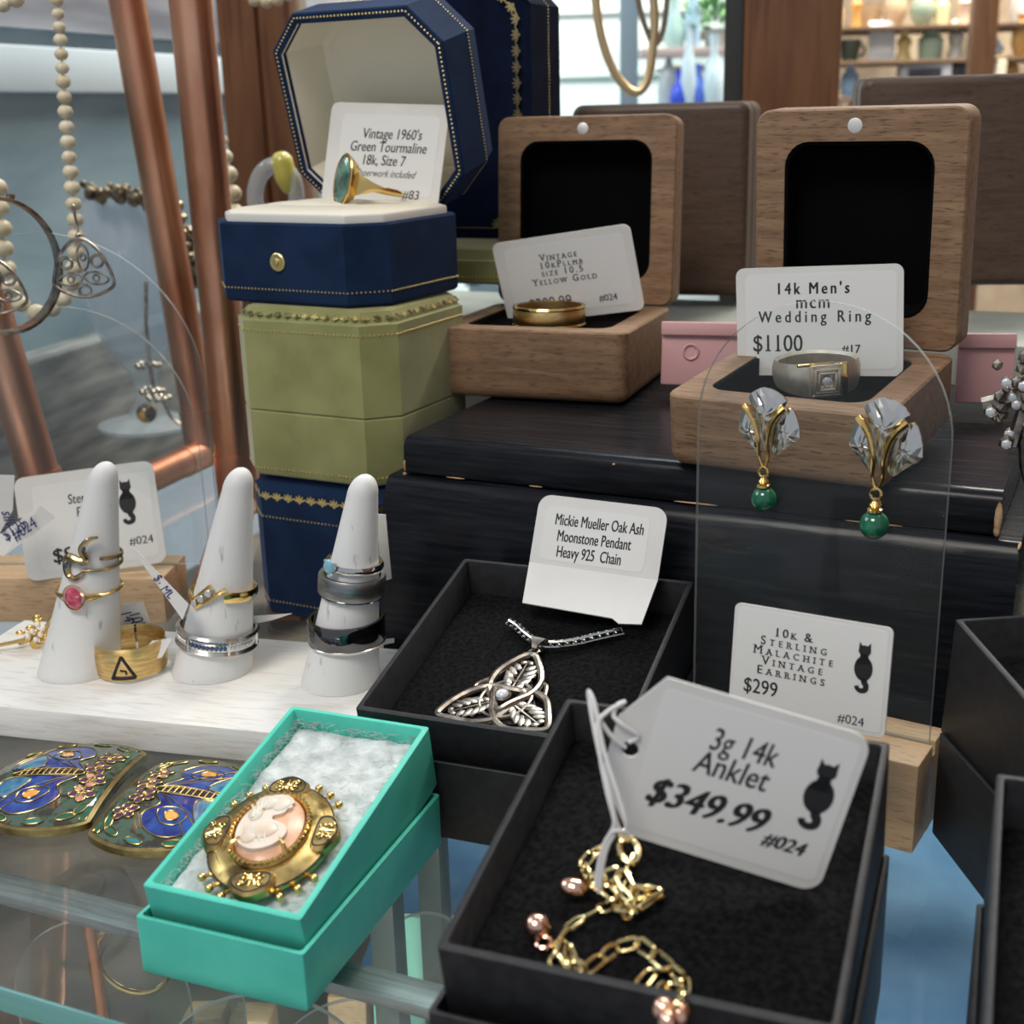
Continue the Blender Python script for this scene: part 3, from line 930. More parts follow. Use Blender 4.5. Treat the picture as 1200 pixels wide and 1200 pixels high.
def cone(label, px, base_z, tip, r0):
    """px: picture position of the foot's middle"""
    c = at(*px, z=base_z)
    tp = at(*tip[:2], y=c.y - 1)
    h = tp.z - base_z
    lean = (tp.x - c.x)
    M = frame(c, 0)
    o_ = thing('ring_cone', label, 'ring cone', M, 'white ring cones')
    b = NB()
    n = 40
    rt_ = 3.4
    rings = []
    for u in [k*.05 for k in range(18)] + [.9, .92, .94, .955, .968, .98, .99, .996, 1]:
        if u < .9:
            r_ = r0 + (rt_ + .6 - r0) * (u / .9)
        else:
            v = (u - .9) / .1
            r_ = (rt_ + .6) * max(.02, math.sqrt(max(0, 1 - v*v)))
        z = h * u
        rings.append([(lean*u + r_*cos(2*pi*i/n), r_*sin(2*pi*i/n), z) for i in range(n)])
    loft(b, rings); fixn(b)
    obj('cone_body', b, m_cone, o_, sharp=60)
    def pose(qx, qy, pitch=0, turn=0, roll=0):
        """a frame around the cone at the height seen at a picture point, and the cone's radius there"""
        u = (at(qx, qy, y=c.y).z - base_z) / h
        return M @ T(lean*u, 0, h*u) @ RY(roll) @ RX(pitch) @ RZ(turn), r0 + (rt_ + .6 - r0) * (u / .9)
    return pose
PC1 = cone('white ring cone farthest left, with a wavy gold ring and a pink stone ring', (93, 782), 8.9, (122, 542), 11)
PC2 = cone('white ring cone in the middle, with a three diamond gold ring', (249, 783), 8.9, (281, 549), 10.8)
PC3 = cone('white ring cone nearest the black lacquered stand, with three dark bands', (399, 797), 8.9, (427, 557), 10.3)
for o_ in [o for o in COL.objects if o.get('group') == 'white ring cones']: del o_['group']

# ---------------------------------------------------------------- acrylic stand with beech block
def arch(w, h, n=28):
    r = w/2
    return [(-w/2, 0), (w/2, 0)] + [(r*cos(pi*k/n), h - r + r*sin(pi*k/n)) for k in range(n + 1)]

def acr_stand(label, M, w, h, th, blk, group=None):
    """M: middle of the sheet's foot in the slot; blk (x0,x1,y0,y1,z) of the block in the same frame"""
    x0, x1, y0, y1, z0, z1 = blk
    t = thing('earring_stand', label, 'stand', M @ T(0, 0, z0), group)
    U = T(0, 0, -z0)
    b = NB()
    A = arch(w, h)
    loft(b, [[U @ Vector((x, -th/2, z)) for x, z in A], [U @ Vector((x, th/2, z)) for x, z in A]]); fixn(b)
    obj('acrylic_sheet', b, m_acr, t)
    b = NB()
    A2 = [(x, z) for x, z in arch(w + .06, h + .03)]
    loft(b, [[U @ Vector((x, y, z)) for x, z in A2] for y in (-th*.42, th*.42)], False, False)
    obj('acrylic_rim', b, m_aedge, t)
    b = NB()
    fr, bk = [], []
    box(b, ((x0+x1)/2, (y0 - th*.6)/2, (z0+z1)/2), (x1-x0, -th*.6 - y0, z1-z0), U, bev=.5)
    box(b, ((x0+x1)/2, (y1 + th*.6)/2, (z0+z1)/2), (x1-x0, y1 - th*.6, z1-z0), U, bev=.5)
    box(b, ((x0+x1)/2, 0, (z0 - 3)/2), (x1-x0-.2, th*1.4, -3 - z0), U)
    obj('wooden_block', b, m_beech, t)
    return t
F_AC = frame((41.7, 280.3, 20.6), -32.7) @ T(27.35, 0, 0)
acr_stand('clear acrylic arch on a beech block carrying the malachite earrings', F_AC, 54.7, 92.3, 1.6, (-9, 28.5, -12, 8, -20.6, 0))


# ---------------------------------------------------------------- rings
def band(bm, r, h, th=1.1, M=None, n=56, dome=.25, flare=None):
    """a ring about local z: inner radius r, height h"""
    p = [(r, -h/2), (r + th*.7, -h/2), (r + th, -h/2 + th*.45), (r + th + dome, 0), (r + th, h/2 - th*.45), (r + th*.7, h/2), (r, h/2), (r, -h/2)]
    b = NB()
    loft(b, [[(q*cos(2*pi*k/n), q*sin(2*pi*k/n), z) for k in range(n)] for q, z in p], False, False)
    bmesh.ops.remove_doubles(b, verts=b.verts, dist=1e-4)
    fixn(b)
    return merge(bm, b, M)


def shank(bm, r, th, hh, a0, a1, f, n=40, M=None):
    """part of a ring: f(u) gives (height offset, half height, extra radius)"""
    b = NB()
    rings = []
    for k in range(n + 1):
        u = k/n; a = R(a0 + (a1 - a0)*u)
        z, hw, e = f(u)
        rings.append([((r+e+q)*cos(a), (r+e+q)*sin(a), z + w*hw) for q, w in ((0, -.7), (th*.6, -1), (th, -.3), (th, .3), (th*.6, 1), (0, .7))])
    loft(b, rings); fixn(b)
    return merge(bm, b, M)


# plain band in the left walnut box
p = infr(F_WL, 657, 381, -1.4)
t = thing('gold_band', 'plain brushed yellow gold band lying in the left walnut box', 'ring', F_WL @ T(31.2, 21.5, -1.6))
b = NB(); band(b, 10.3, 6.2, 1.0, T(0, 0, 3.3), dome=.2); obj('band', b, m_goldb, t)
b = NB()
for z in (.65, 5.95): lathe(b, [(11.3, z - .5), (11.62, z), (11.3, z + .5)], 56)
obj('polished_edge', b, m_gold, t)

# men's ring in the right walnut box
p = infr(F_WR, 950, 452, -1.5)
t = thing('signet_ring', 'two tone white gold mens ring with a square set diamond', 'ring', F_WR @ T(p.x - 1, p.y + 6, -2.6) @ RZ(36))
b = NB()
shank(b, 9.3, 1.4, 1, -90-180.5, -90+180.5, lambda u: (3.6 + .3*abs(u-.5), 2.2 + 2.4*max(0, 1 - abs(u-.5)*2.6), .9*max(0, 1 - abs(u-.5)*4)), 60)
obj('band', b, m_wgold, t)
b = NB(); box(b, (3.6, -11.3, 3.7), (2.2, 1.6, 8.9), RZ(0), bev=.4); box(b, (-3.2, -11.1, 8.0), (9, 1.0, .8), RZ(0) @ RX(0), bev=.3); obj('gold_shoulder', b, m_gold, t)
b = NB()
for s, y in ((7.4, -11.6), (5.7, -12.1), (4.1, -12.5)):
    for c, q in (((-s/2, 0), (.55, s)), ((s/2, 0), (.55, s)), ((0, -s/2), (s, .55)), ((0, s/2), (s, .55))):
        box(b, (c[0] - .6, y, c[1] + 3.9), (q[0] + .1, 1.0, q[1] + .1), bev=.12)
box(b, (-.6, -11.2, 3.9), (7.2, 1.2, 7.2), bev=.3)
obj('square_bezel', b, m_wgold, t)
b = NB(); gem(b, 1.5, 1.5, 1.6, T(-.6, -12.2, 3.9) @ RX(90)); obj('diamond', b, m_diamond, t)

# tourmaline ring in the navy box
hd = at(402, 207, y=402)
n_ = Vector((-.80, -.55, .24)).normalized()
z_ = (Vector((.06, 0, 1)) - n_ * n_.dot(Vector((.06, 0, 1)))).normalized()
y_ = z_.cross(n_)
RC_ = 10.2
cn = hd - n_ * (RC_ + 3.2) * .85 - Vector((0, 0, 1.0))
MT_ = Matrix(((n_.x, y_.x, z_.x, cn.x), (n_.y, y_.y, z_.y, cn.y), (n_.z, y_.z, z_.z, cn.z), (0, 0, 0, 1))) @ SCL(.85, .85, .85)
t = thing('tourmaline_ring', 'yellow gold ring with a large oval green tourmaline in the open navy box', 'ring', MT_)
b = NB(); shank(b, 8.8, 1.3, 1, 8, 352, lambda u: (-.6, 1.0 + 4.4*max(0, 1 - min(u, 1-u)*5.2)**1.5, 2.0*max(0, 1 - min(u, 1-u)*7)), 72); obj('band', b, m_gold, t)
MH = Matrix(((0, 0, 1, RC_ + 2.2), (1, 0, 0, 0), (0, 1, 0, 0), (0, 0, 0, 1)))
def oval(bm, prof, ax, ay, M, n=40):
    q = NB(); loft(q, [[((ax + i)*cos(2*pi*k/n), (ay + i)*sin(2*pi*k/n), z) for k in range(n)] for z, i in prof], True, True); fixn(q); return merge(bm, q, M)
b = NB(); oval(b, [(-3.2, -2.0), (-1.6, -.9), (.2, .3), (1.2, .8), (1.5, .5), (1.5, -.3), (.6, -.5)], 5.6, 8.6, MH); obj('bezel', b, m_gold, t)
b = NB(); oval(b, [(.6, -.5), (1.5, -.45), (2.1, -1.4), (2.4, -3), (2.5, -4.8)], 5.6, 8.6, MH); obj('tourmaline', b, m_tourm, t)

# cone 1
Mx, r_ = PC1(117, 650, 0, 0, 8)
t = thing('wave_ring', 'darkened gold wave ring with small sapphires high on the left cone', 'ring', Mx)
rr_ = r_ + .35
b = NB()
shank(b, rr_, .75, 1, -62, 150, lambda u: (1.6*(1-u)**1.2, .5, 0), 40)
shank(b, rr_, .75, 1, -95, 150, lambda u: (-1.9*(1-u), .45, 0), 40)
obj('double_band', b, mat('antiqued_gold', (.45, .33, .17), .22, 1), t)
b = NB()
def onring(a, z, e=.5): return Vector(((rr_ + e)*cos(R(a)), (rr_ + e)*sin(R(a)), z))
wv = smooth_path([onring(-66, 7.6, .6), onring(-84, 6.8, .9), onring(-96, 4.2, 1), onring(-88, 1.4, .9), onring(-100, .8, .9), onring(-124, 1.2, .9), onring(-134, -1.2, .8), onring(-126, -4, .8), onring(-108, -4.2, .7), onring(-92, -2.2, .6)], 5)
tube(b, wv, [.35 + .75*math.sin(pi*min(1, max(0, i/(len(wv)-1))))**.7 for i in range(len(wv))], 8)
obj('wave', b, bpy.data.materials['antiqued_gold'], t)
b = NB()
for a, z in ((-92, 4.6), (-128, -1.4), (-118, 1.0)): gem(b, .8, .8, .7, T(*onring(a, z, 1.55)) @ RZ(a + 90) @ RX(90))
obj('sapphire', b, m_sapph, t)
Mx, r_ = PC1(104, 688, 0, 0, 0)
t = thing('ruby_ring', 'slim gold ring with an oval pink stone on the left cone', 'ring', Mx)
rr_ = r_ + .3
b = NB()
for sg in (-1, 1):
    shank(b, rr_, .7, 1, -97 + sg*12, -97 + sg*178, lambda u: (.9*max(0, 1-u*4), .42, 0), 40)
    shank(b, rr_, .7, 1, -97 + sg*12, -97 + sg*60, lambda u: (-.9*max(0, 1-u*1.3), .35, 0), 20)
obj('band', b, m_gold, t)
MH = RZ(-7) @ T(0, -rr_ - .6, .6) @ RX(90)
b = NB(); oval(b, [(-.3, -.6), (.5, .1), (.9, .25), (1.0, .05)], 2.75, 3.5, MH); obj('bezel', b, m_rose, t)
b = NB(); gem(b, 2.6, 3.35, 2.4, MH @ T(0, 0, .75), n=12, table=.62); obj('pink_stone', b, m_ruby, t)
# cone 2
Mx, r_ = PC2(266, 690, 0, 0, 9)
t = thing('bypass_ring', 'yellow gold ring with three slanted diamonds on the middle cone', 'ring', Mx)
rr_ = r_ + .35
b = NB()
shank(b, rr_, 1.0, 1, -78, 130, lambda u: (.9 - .9*u, 1.5 - .5*u, 0), 40)
wv = [onring(-142 + 5*k, -2.6 + .78*k, .6) for k in range(9)]
tube(b, wv, .65, 8); wv = [onring(-132 + 5*k, -3.6 + .62*k, .5) for k in range(12)]
tube(b, wv, .6, 8)
shank(b, rr_, .9, 1, -138, -230, lambda u: (-2.6*(1-u), .9, 0), 20)
obj('band', b, m_gold, t)
b = NB()
for k in range(3): gem(b, 1.15, 1.15, 1.1, T(*onring(-134 + 14*k, -2.4 + 2.05*k, 1.0)) @ RZ(-134 + 14*k + 90) @ RX(90))
obj('diamond', b, m_diamond, t)
Mx, r_ = PC2(256, 742, 0, 0, 8)
t = thing('channel_ring', 'wide silver ring with a row of channel set dark stones on the middle cone', 'ring', Mx)
rr_ = r_ + .45
b = NB()
band(b, rr_, 1.5, .9, T(0, 0, 2.0)); band(b, rr_, 1.5, .9, T(0, 0, -2.0)); band(b, rr_, 4.4, .35)
for a in (-122, -62, -2, 58): box(b, (0, -rr_ - .6, 0), (.6, .9, 4.6), RZ(a + 90), bev=.1)
obj('band', b, m_silver, t)
b = NB()
for k in range(9): gem(b, .6, .75, .7, T(*onring(-117 + 6.2*k, 0, .7)) @ RZ(-117 + 6.2*k + 90) @ RX(90), n=6)
obj('dark_stone', b, m_sapph, t)
b = NB()
for k in list(range(7)) + list(range(16, 24)): gem(b, .6, .75, .7, T(*onring(-168 + 6.2*k + (6 if k > 10 else 0), 0, .7)) @ RZ(-168 + 6.2*k + 90) @ RX(90), n=6)
obj('clear_stone', b, m_diamond, t)
# cone 3
Mx, r_ = PC3(411, 660, 0, 0, 6)
t = thing('aquamarine_ring', 'slim silver ring with a round pale blue stone on the right cone', 'ring', Mx)
rr_ = r_ + .4
b = NB(); shank(b, rr_, 1.0, 1, -122, 232, lambda u: (0, 1.0, 0), 60); obj('band', b, mat('polished_silver', (.6, .57, .56), .07, 1), t)
MH = RZ(-44) @ T(0, -rr_ - 1.6, .6) @ RX(90)
b = NB()
for a in (45, 135, 225, 315): tube(b, [MH @ Vector((.7*cos(R(a)), .7*sin(R(a)), -1.6)), MH @ Vector((2.1*cos(R(a)), 2.1*sin(R(a)), .5))], .35, 6)
obj('prong', b, m_silver, t)
b = NB(); gem(b, 2.1, 2.1, 2.2, MH, n=10); obj('aquamarine', b, m_aqua, t)
Mx, r_ = PC3(411, 683, 0, 0, 6)
t = thing('tungsten_band', 'wide brushed dark grey band in the middle of the right cone', 'ring', Mx)
b = NB(); band(b, r_ + .5, 5.6, 1.3, dome=.05); obj('band', b, m_tungsten, t)
b = NB(); lathe(b, [(r_ + 1.4, -2.95), (r_ + 1.75, -2.5), (r_ + 1.6, -2.3)], 56); obj('polished_edge', b, m_gunmetal, t)
Mx, r_ = PC3(404, 736, 0, 0, 0)
t = thing('polished_band', 'mirror polished black steel band lowest on the right cone', 'ring', Mx)
b = NB(); band(b, r_ + .5, 6.6, 1.1, dome=.0); obj('band', b, m_gunmetal, t)
b = NB(); lathe(b, [(r_ + .6, -3.3), (r_ + 1.5, -3.6), (r_ + 1.75, -3.1), (r_ + 1.5, -2.9)], 56); obj('silver_edge', b, m_silver, t)

# loose band with the triangle on the plinth
c_ = at(160, 777, z=9)
t = thing('triangle_signet', 'wide yellow gold band with a black triangle standing on the plinth', 'ring', frame((c_.x, c_.y - 4, 9), 5) @ SCL(1.08, 1.08, 1.08))
b = NB(); shank(b, 8.2, .9, 1, -268, 88, lambda u: (4.6 + 1.2*abs(u - .45), 4.2 - 1.2*abs(u-.5), 0), 64); obj('band', b, m_goldb, t)
def onband(x, z): 
    a = -90 + math.degrees(x / 9.2)
    return Vector((9.16*cos(R(a)), 9.16*sin(R(a)), z))
b = NB()
tri = [(-3.2, 1.4), (2.6, 1.4), (-.4, 7.2)]
for i in range(3):
    p, q = Vector((*tri[i], 0)), Vector((*tri[(i+1) % 3], 0))
    tube(b, [onband(*(p + (q-p)*k/8)[:2]) for k in range(9)], .38, 6)
tube(b, [onband(-1.0, 3.6), onband(.4, 3.3), onband(.4, 2.5)], .28, 6)
obj('black_triangle', b, m_ink, t)

# ---------------------------------------------------------------- paper string tags
def ptag(label, px, y, scr=(), dark=False, th=.25, name='paper_tag', dy=(0, 0, 0, 0), group=None):
    """a small paper tag in a near upright plane: its corners (clockwise from top left) seen at the depth y"""
    pts = [at(*q, y=y + d) for q, d in zip(px, dy)]
    o3 = sum(pts, Vector()) / len(pts)
    t = thing(name, label, 'paper tag', frame(o3), group)
    b = NB()
    loft(b, [[p - o3 - Vector((0, th/2, 0)) for p in pts], [p - o3 + Vector((0, th/2, 0)) for p in pts]]); fixn(b)
    obj('paper', b, m_card, t)
    if scr:
        X, Y = (pts[1] - pts[0]), (pts[0] - pts[3])
        b = NB()
        for s, fx, fy, size, rot in scr:
            q = NB(); text(q, s, 0, 0, size, 0, shear=.2, xs=.8)
            merge(b, q, Matrix.Translation(pts[3] + X*fx + Y*fy - o3 - Vector((0, .3, 0))) @ RX(90) @ RZ(rot))
        obj('handwriting', b, m_inkb, t, flat=True)
    return t
ptag('narrow paper tag hanging from the wavy sapphire ring', [(152, 640), (160, 645), (221, 708), (214, 726)], 318, [('$125', .62, .5, 3.4, -52), ('MUM4', .48, .3, 3.4, -52)], dy=(2, 2, -6, -6))
ptag('paper tag behind the pink stone ring, handwritten 10K', [(143, 708), (168, 705), (183, 752), (142, 752)], 337, [('10K', .55, .5, 4.4, -68), ('1499', .2, .5, 4.4, -68)])
ptag('white paper tongue pushed through the triangle band', [(158, 778), (178, 751), (202, 748), (190, 770)], 322, dy=(0, 3, 3, 0))
ptag('slip of white paper pointing right behind the channel ring', [(297, 722), (342, 719), (318, 727), (297, 731)], 330)
ptag('white paper tag tucked behind the right cone', [(442, 602), (452, 603), (459, 678), (446, 682)], 330)
ptag('sliver of white paper beside the polished black band', [(440, 750), (462, 748), (462, 753), (440, 757)], 322)
ptag('white paper tag handwritten silver at the left edge of the picture', [(-20, 556), (17, 557), (15, 598), (-20, 660)], 372, [('silver', .72, .45, 5, -82)])
ptag('grey curled paper tag handwritten $125 near the left edge', [(-20, 640), (48, 592), (66, 606), (4, 652)], 362, [('$125', .42, .5, 5, 32), ('#024', .5, .25, 5, 32)], dy=(0, 0, 0, -2))

# gold pearl spray brooch at the left edge
c_ = at(38, 742, z=13)
t = thing('pearl_brooch', 'small gold leaf brooch with pearls lying at the left of the plinth', 'brooch', frame((c_.x, c_.y, 9), 10))
b = NB(); tube(b, [(-16, -2, 1.2), (-6, -1, 2), (2, 0, 3)], .6, 8); tube(b, [(-4, 1, 1), (3, -2, 4), (6, 0, 8)], .8, 8)
random.seed(2)
for k in range(16):
    a = random.uniform(0, 6.28); l = random.uniform(1, 4.6)
    ball(b, (l*cos(a)*.8 + .5, -1 + random.uniform(-1.5, 1.5), 4.6 + l*sin(a)), 1, RY(random.uniform(-40, 40)) if False else None, 2, (random.uniform(.7, 1.5), .6, random.uniform(.5, 1.2)))
obj('gold_spray', b, m_gold, t)
for x, z in ((1.2, 3), (2.6, 4.4), (3.4, 6.2), (2.2, 7.4), (.6, 5.6), (-.8, 4.2)):
    b = NB(); ball(b, (x, -2.6, z), .85); obj('pearl', b, m_pearl, t)

# ---------------------------------------------------------------- malachite earrings on the acrylic sheet
def blade(bm, poly, M, bulge, seed):
    """a hammered silver blade: outline doming to the middle in uneven facets"""
    random.seed(seed)
    P2 = [p for i, p in enumerate(smooth_path([(x, y, 0) for x, y in poly], 2, True))]
    c = sum(P2, Vector()) / len(P2)
    b = NB()
    rings = [[(p.x, p.y, -.45) for p in P2]]
    for s_ in (1, .72, .42, .16):
        rings.append([(c.x + (p.x - c.x)*s_ + (random.uniform(-.12, .12) if s_ < 1 else 0), c.y + (p.y - c.y)*s_, .1 + bulge*(1 - s_**2) + (random.uniform(-.14, .14) if s_ < 1 else 0)) for p in P2])
    loft(b, rings); fixn(b)
    return merge(bm, b, M)

def fan_earring(label, foot, scale, turn=0):
    p = infr(F_AC @ RX(90), *foot, 1.5)
    M = F_AC @ RX(90) @ T(p.x, p.y, 1.4) @ RZ(turn)
    t = thing('fan_earring', label, 'earring', M @ T(0, 0, 0))
    S = SCL(scale, scale, scale)
    for k, (pl_, bul, zz) in enumerate((([(-3.4, 13.5), (-1.8, 15.0), (.35, 15.6), (2.9, 14.8), (5.05, 12.9), (3.6, 10.2), (1.9, 7), (1.1, 4), (.1, 2), (-.7, 5), (-1.3, 8), (-2.4, 10.8)], 1.3, .3),
                                       ([(5.75, 11.4), (7.0, 9.2), (7.65, 5.0), (6.0, 3.6), (4.2, 2.2), (2.6, .85), (1.4, 2.0), (1.7, 5.7), (2.7, 8.9), (4.1, 10.4)], .9, -.3),
                                       ([(-4.5, 11.8), (-5.9, 7.8), (-6.0, 5.7), (-4.4, 4.0), (-2.8, 2.2), (-1.4, .9), (-.9, 3.0), (-.9, 5.7), (-1.9, 8.5), (-3.2, 10.6)], .9, -.3))):
        b = NB(); blade(b, pl_, S @ T(0, 0, zz), bul, 3 + k); obj('hammered_blade', b, m_silver, t, flat=True)
    for pts in ([(.2, -1.6, 1.2), (1.1, 1, 1.3), (1.25, 4, 1.7), (2.2, 7.8, 1.9), (3.5, 10, 1.7), (5.0, 11.5, 1.3)], [(-.2, -1.6, 1.2), (-.95, 1, 1.3), (-.85, 4.6, 1.7), (-1.7, 8.3, 1.9), (-2.9, 10.4, 1.7), (-4.1, 11.8, 1.3)]):
        b = NB()
        pts = smooth_path(pts, 6)
        tube(b, [S @ Vector(q) for q in pts], [scale*(.38 + .55*i/(len(pts)-1)) for i in range(len(pts))], 8, sx=.8)
        obj('gold_strip', b, m_gold, t)
    b = NB(); tube(b, [S @ Vector((1.0*cos(k*.6), -2.6 + 1.2*sin(k*.6), 1.4)) for k in range(11)], scale*.32, 6, True); obj('link', b, m_gold, t)
    b = NB(); lathe(b, [(0, -3.2), (.6, -3.3), (.6, -3.8), (1.2, -4.5), (.8, -5.0), (1.5, -5.3), (1.5, -5.8), (0, -6.0)], 20, S @ T(0, 0, 1.4) @ RX(-90)); obj('gold_cap', b, m_gold, t)
    b = NB(); ball(b, (0, -8.5, 1.4), 2.75, S, 3); obj('malachite_bead', b, m_malachite, t)
    return t
fan_earring('left hammered silver fan earring with gold strips and green malachite bead', (897, 538), 1.0, 3)
fan_earring('right hammered silver fan earring with gold strips and green malachite bead', (1030, 562), 1.1, 0)

# ---------------------------------------------------------------- cameo brooch on the cotton
p = infr(F_TT, 313, 985, 0)
MB_ = F_TT @ T(p.x, p.y + 1.6, -3.0) @ RZ(14) @ SCL(.93, .93, .95)
t = thing('cameo_brooch', 'antique gold oval cameo brooch lying in the turquoise box', 'brooch', MB_)
b = NB()
oval(b, [(.6, -.5), (1.6, .2), (2.4, 0), (3.2, -1.6), (3.6, -3.6)], 12.8, 15.8, T(0, 0, .4))
obj('back_plate', b, m_antique, t)
def plaque(bm, a, w, l, r0, z):
    pl_ = [tuple(p)[:2] for p in smooth_path([(-w*.42, r0, 0), (w*.42, r0, 0), (w*.56, r0 + l*.3, 0), (w*.5, r0 + l*.62, 0), (w*.28, r0 + l*.86, 0), (0, r0 + l, 0), (-w*.28, r0 + l*.86, 0), (-w*.5, r0 + l*.62, 0), (-w*.56, r0 + l*.3, 0)], 3, True)]
    plate(bm, pl_, z - 1.6, z + .5, RZ(a), bev=.6)
    return pl_
for a, w, l, r0 in ((0, 8.5, 6.2, 11.4), (90, 9.5, 5.6, 9), (180, 8.5, 6.6, 11.4), (270, 9.5, 5.6, 9)):
    b = NB(); pl_ = plaque(b, a, w, l, r0, 3.8)
    M = RZ(a)
    obj('plaque', b, m_antique, t)
    b = NB(); tube(b, [M @ Vector((x*.8, r0 + l*.5 + (y - r0 - l*.5)*.78, 4.3)) for x, y in pl_], .2, 5, True); obj('plaque_groove', b, m_oxide, t)
    for mt_, dz, rad in ((m_oxide, 4.28, .3), (m_gold, 4.42, .2)):
        b = NB()
        for s_ in (-1, 1):
            for cx, cy, q in ((1.5, 1.6, .85), (1.9, 3.5, .7)):
                tube(b, [M @ Vector((s_*(cx + (q - .05*k)*cos(k*.55)), r0 + cy + (q - .05*k)*sin(k*.55), dz)) for k in range(11)], rad, 6)
        for s_ in (-44, -22, 0, 22, 44):
            tube(b, [M @ (T(0, r0 + 1.2, dz) @ RZ(s_) @ Vector((0, .3 + k*.75, 0))) for k in range(5)], [.12, rad + .15, rad + .12, rad, .1], 6)
        obj('scrollwork', b, mt_, t)
for sc_, zz in ((.985, 2.75), (.8, 3.5)):
    b = NB(); tube(b, [((12.8)*sc_*cos(2*pi*k/60), 15.8*sc_*sin(2*pi*k/60), zz) for k in range(60)], .28, 6, True); obj('rim_groove', b, m_oxide, t)
b = NB()
for a0 in (20, 110, 200, 290):
    pts = [((10.6 + (.3 if a0 in (20, 200) else 0))*cos(R(a0 + 4*k)), 13.4*sin(R(a0 + 4*k)), 3.3) for k in range(13)]
    tube(b, pts, .42, 6)
obj('rim_wire', b, m_gold, t)
for q, a in enumerate((38, 52, 66, 114, 128, 142, 218, 232, 246, 294, 308, 322)):
    b = NB()
    u = Vector((12.6*cos(R(a)), 15.6*sin(R(a)), 1.6)); v = Vector((14.6*cos(R(a)), 17.6*sin(R(a)), 1.8))
    tube(b, [u, v], .45, 6); ball(b, v, .95)
    obj('stud', b, m_gold, t)
b = NB(); oval(b, [(3.2, 1.6), (4.4, 1.5), (5.0, .9), (5.0, .4), (4.2, .1)], 7.0, 9.6, Matrix()); obj('bezel', b, m_antique, t)
b = NB(); dots(b, [(7.9*cos(2*pi*k/60), 10.5*sin(2*pi*k/60), 5.15) for k in range(60)], 1.28, .6, True); obj('beaded_ring', b, m_gold, t)
b = NB(); oval(b, [(3.8, .2), (4.9, 0), (5.7, -1.2), (6.0, -3.2), (6.1, -5)], 6.9, 9.5, Matrix()); obj('shell_ground', b, m_shell, t)
b = NB()
prof_ = [(-5.6, -4.6), (-6.0, -1), (-5.4, 2.2), (-4.2, 4.6), (-3.2, 6.6), (-1.2, 8.0), (1.4, 8.2), (3.2, 7.2), (4.0, 5.9), (3.6, 5.1), (4.0, 4.4), (3.0, 3.9), (2.9, 3.2), (2.2, 2.4), (.6, 1.8), (.8, .6), (2.6, -.2), (4.2, -1.6), (4.6, -3.6), (3.6, -5.8), (1.6, -7.4), (-1, -8), (-3.6, -7)]
plate(b, [tuple(p)[:2] for p in smooth_path([(x, y, 0) for x, y in prof_], 3, True)], 4.8, 6.7)
for c, s_ in (((-1.6, 5.6, 6.6), (2.6, 2.2, .9)), ((-3.2, 2.6, 6.5), (1.6, 2.6, .9)), ((1.2, 5.4, 6.6), (2.2, 2.3, .6)), ((-.8, -2.4, 6.5), (3.6, 2.8, .9)), ((-2.8, -4.4, 6.5), (1.8, 2.2, .8))):
    ball(b, c, 1, sub=3, s=s_)
for k in range(4):
    tube(b, [(-4.6 + .9*k, 4.4 + .7*k, 7.1), (-3.6 + .6*k, 2.6 + .8*k, 7.3), (-3.4 + .5*k, .6 + .9*k, 7.1)], .3, 6)
    tube(b, [(-4.4 + 1.3*k, -1.2 - .2*k, 7.0), (-3.6 + 1.3*k, -3.8, 7.2), (-2.2 + 1.1*k, -6.2 + .1*k, 6.6)], .16, 6)
obj('relief_profile', b, m_cameo, t)
for x, y, a in ((-5.8, -6.2, 40), (4.8, -6.6, -35)):
    b = NB(); tube(b, [(x*1.15, y*1.15, 5.0), (x, y, 6.6), (x*.78, y*.78, 7.0)], [.7, .5, .2], 6); obj('claw', b, m_gold, t)

# ---------------------------------------------------------------- triangular knot pendant in the black box
ZP = -8.5
tA, tB, tC = (infr(F_PE, *q, ZP + 1.2) for q in ((624, 768), (513, 838), (640, 856)))
ctr = (tA + tB + tC) / 3
t = thing('knot_pendant', 'triangular silver knot pendant with leaves and a round moonstone', 'pendant', F_PE @ Matrix.Translation((ctr.x, ctr.y, ZP)))
def bary(a, b_, c, z=1.2):
    v = tA*a + tB*b_ + tC*c - ctr
    return Vector((v.x, v.y, z))
b = NB()
rot3 = lambda k, a, b_, c: (a, b_, c) if k == 0 else ((c, a, b_) if k == 1 else (b_, c, a))
for k in range(3):
    lobe = [(1, 0, 0), (.86, .19, -.05), (.66, .385, -.045), (.45, .48, .07), (.26, .45, .29), (.15, .425, .425), (.26, .29, .45), (.45, .07, .48), (.66, -.045, .385), (.86, -.05, .19)]
    pts = smooth_path([bary(*rot3(k, *q), 1.3 + .35*sin(i*1.4)) for i, q in enumerate(lobe)], 5, True)
    tube(b, pts, .95, 8, True)
    mid = smooth_path([bary(*rot3(k, *q), 1.0) for q in ((.62, .42, -.04), (.5, .58, -.08), (.42, .62, -.04))], 5)
    tube(b, mid, .62, 8)
ring_ = [bary(1/3 + .26*cos(a), 1/3 + .26*cos(a - 2.0944), 1/3 + .26*cos(a + 2.0944), 1.2) for a in [2*pi*k/40 for k in range(40)]]
tube(b, ring_, .5, 8, True)
obj('knot_frame', b, m_dsilver, t)
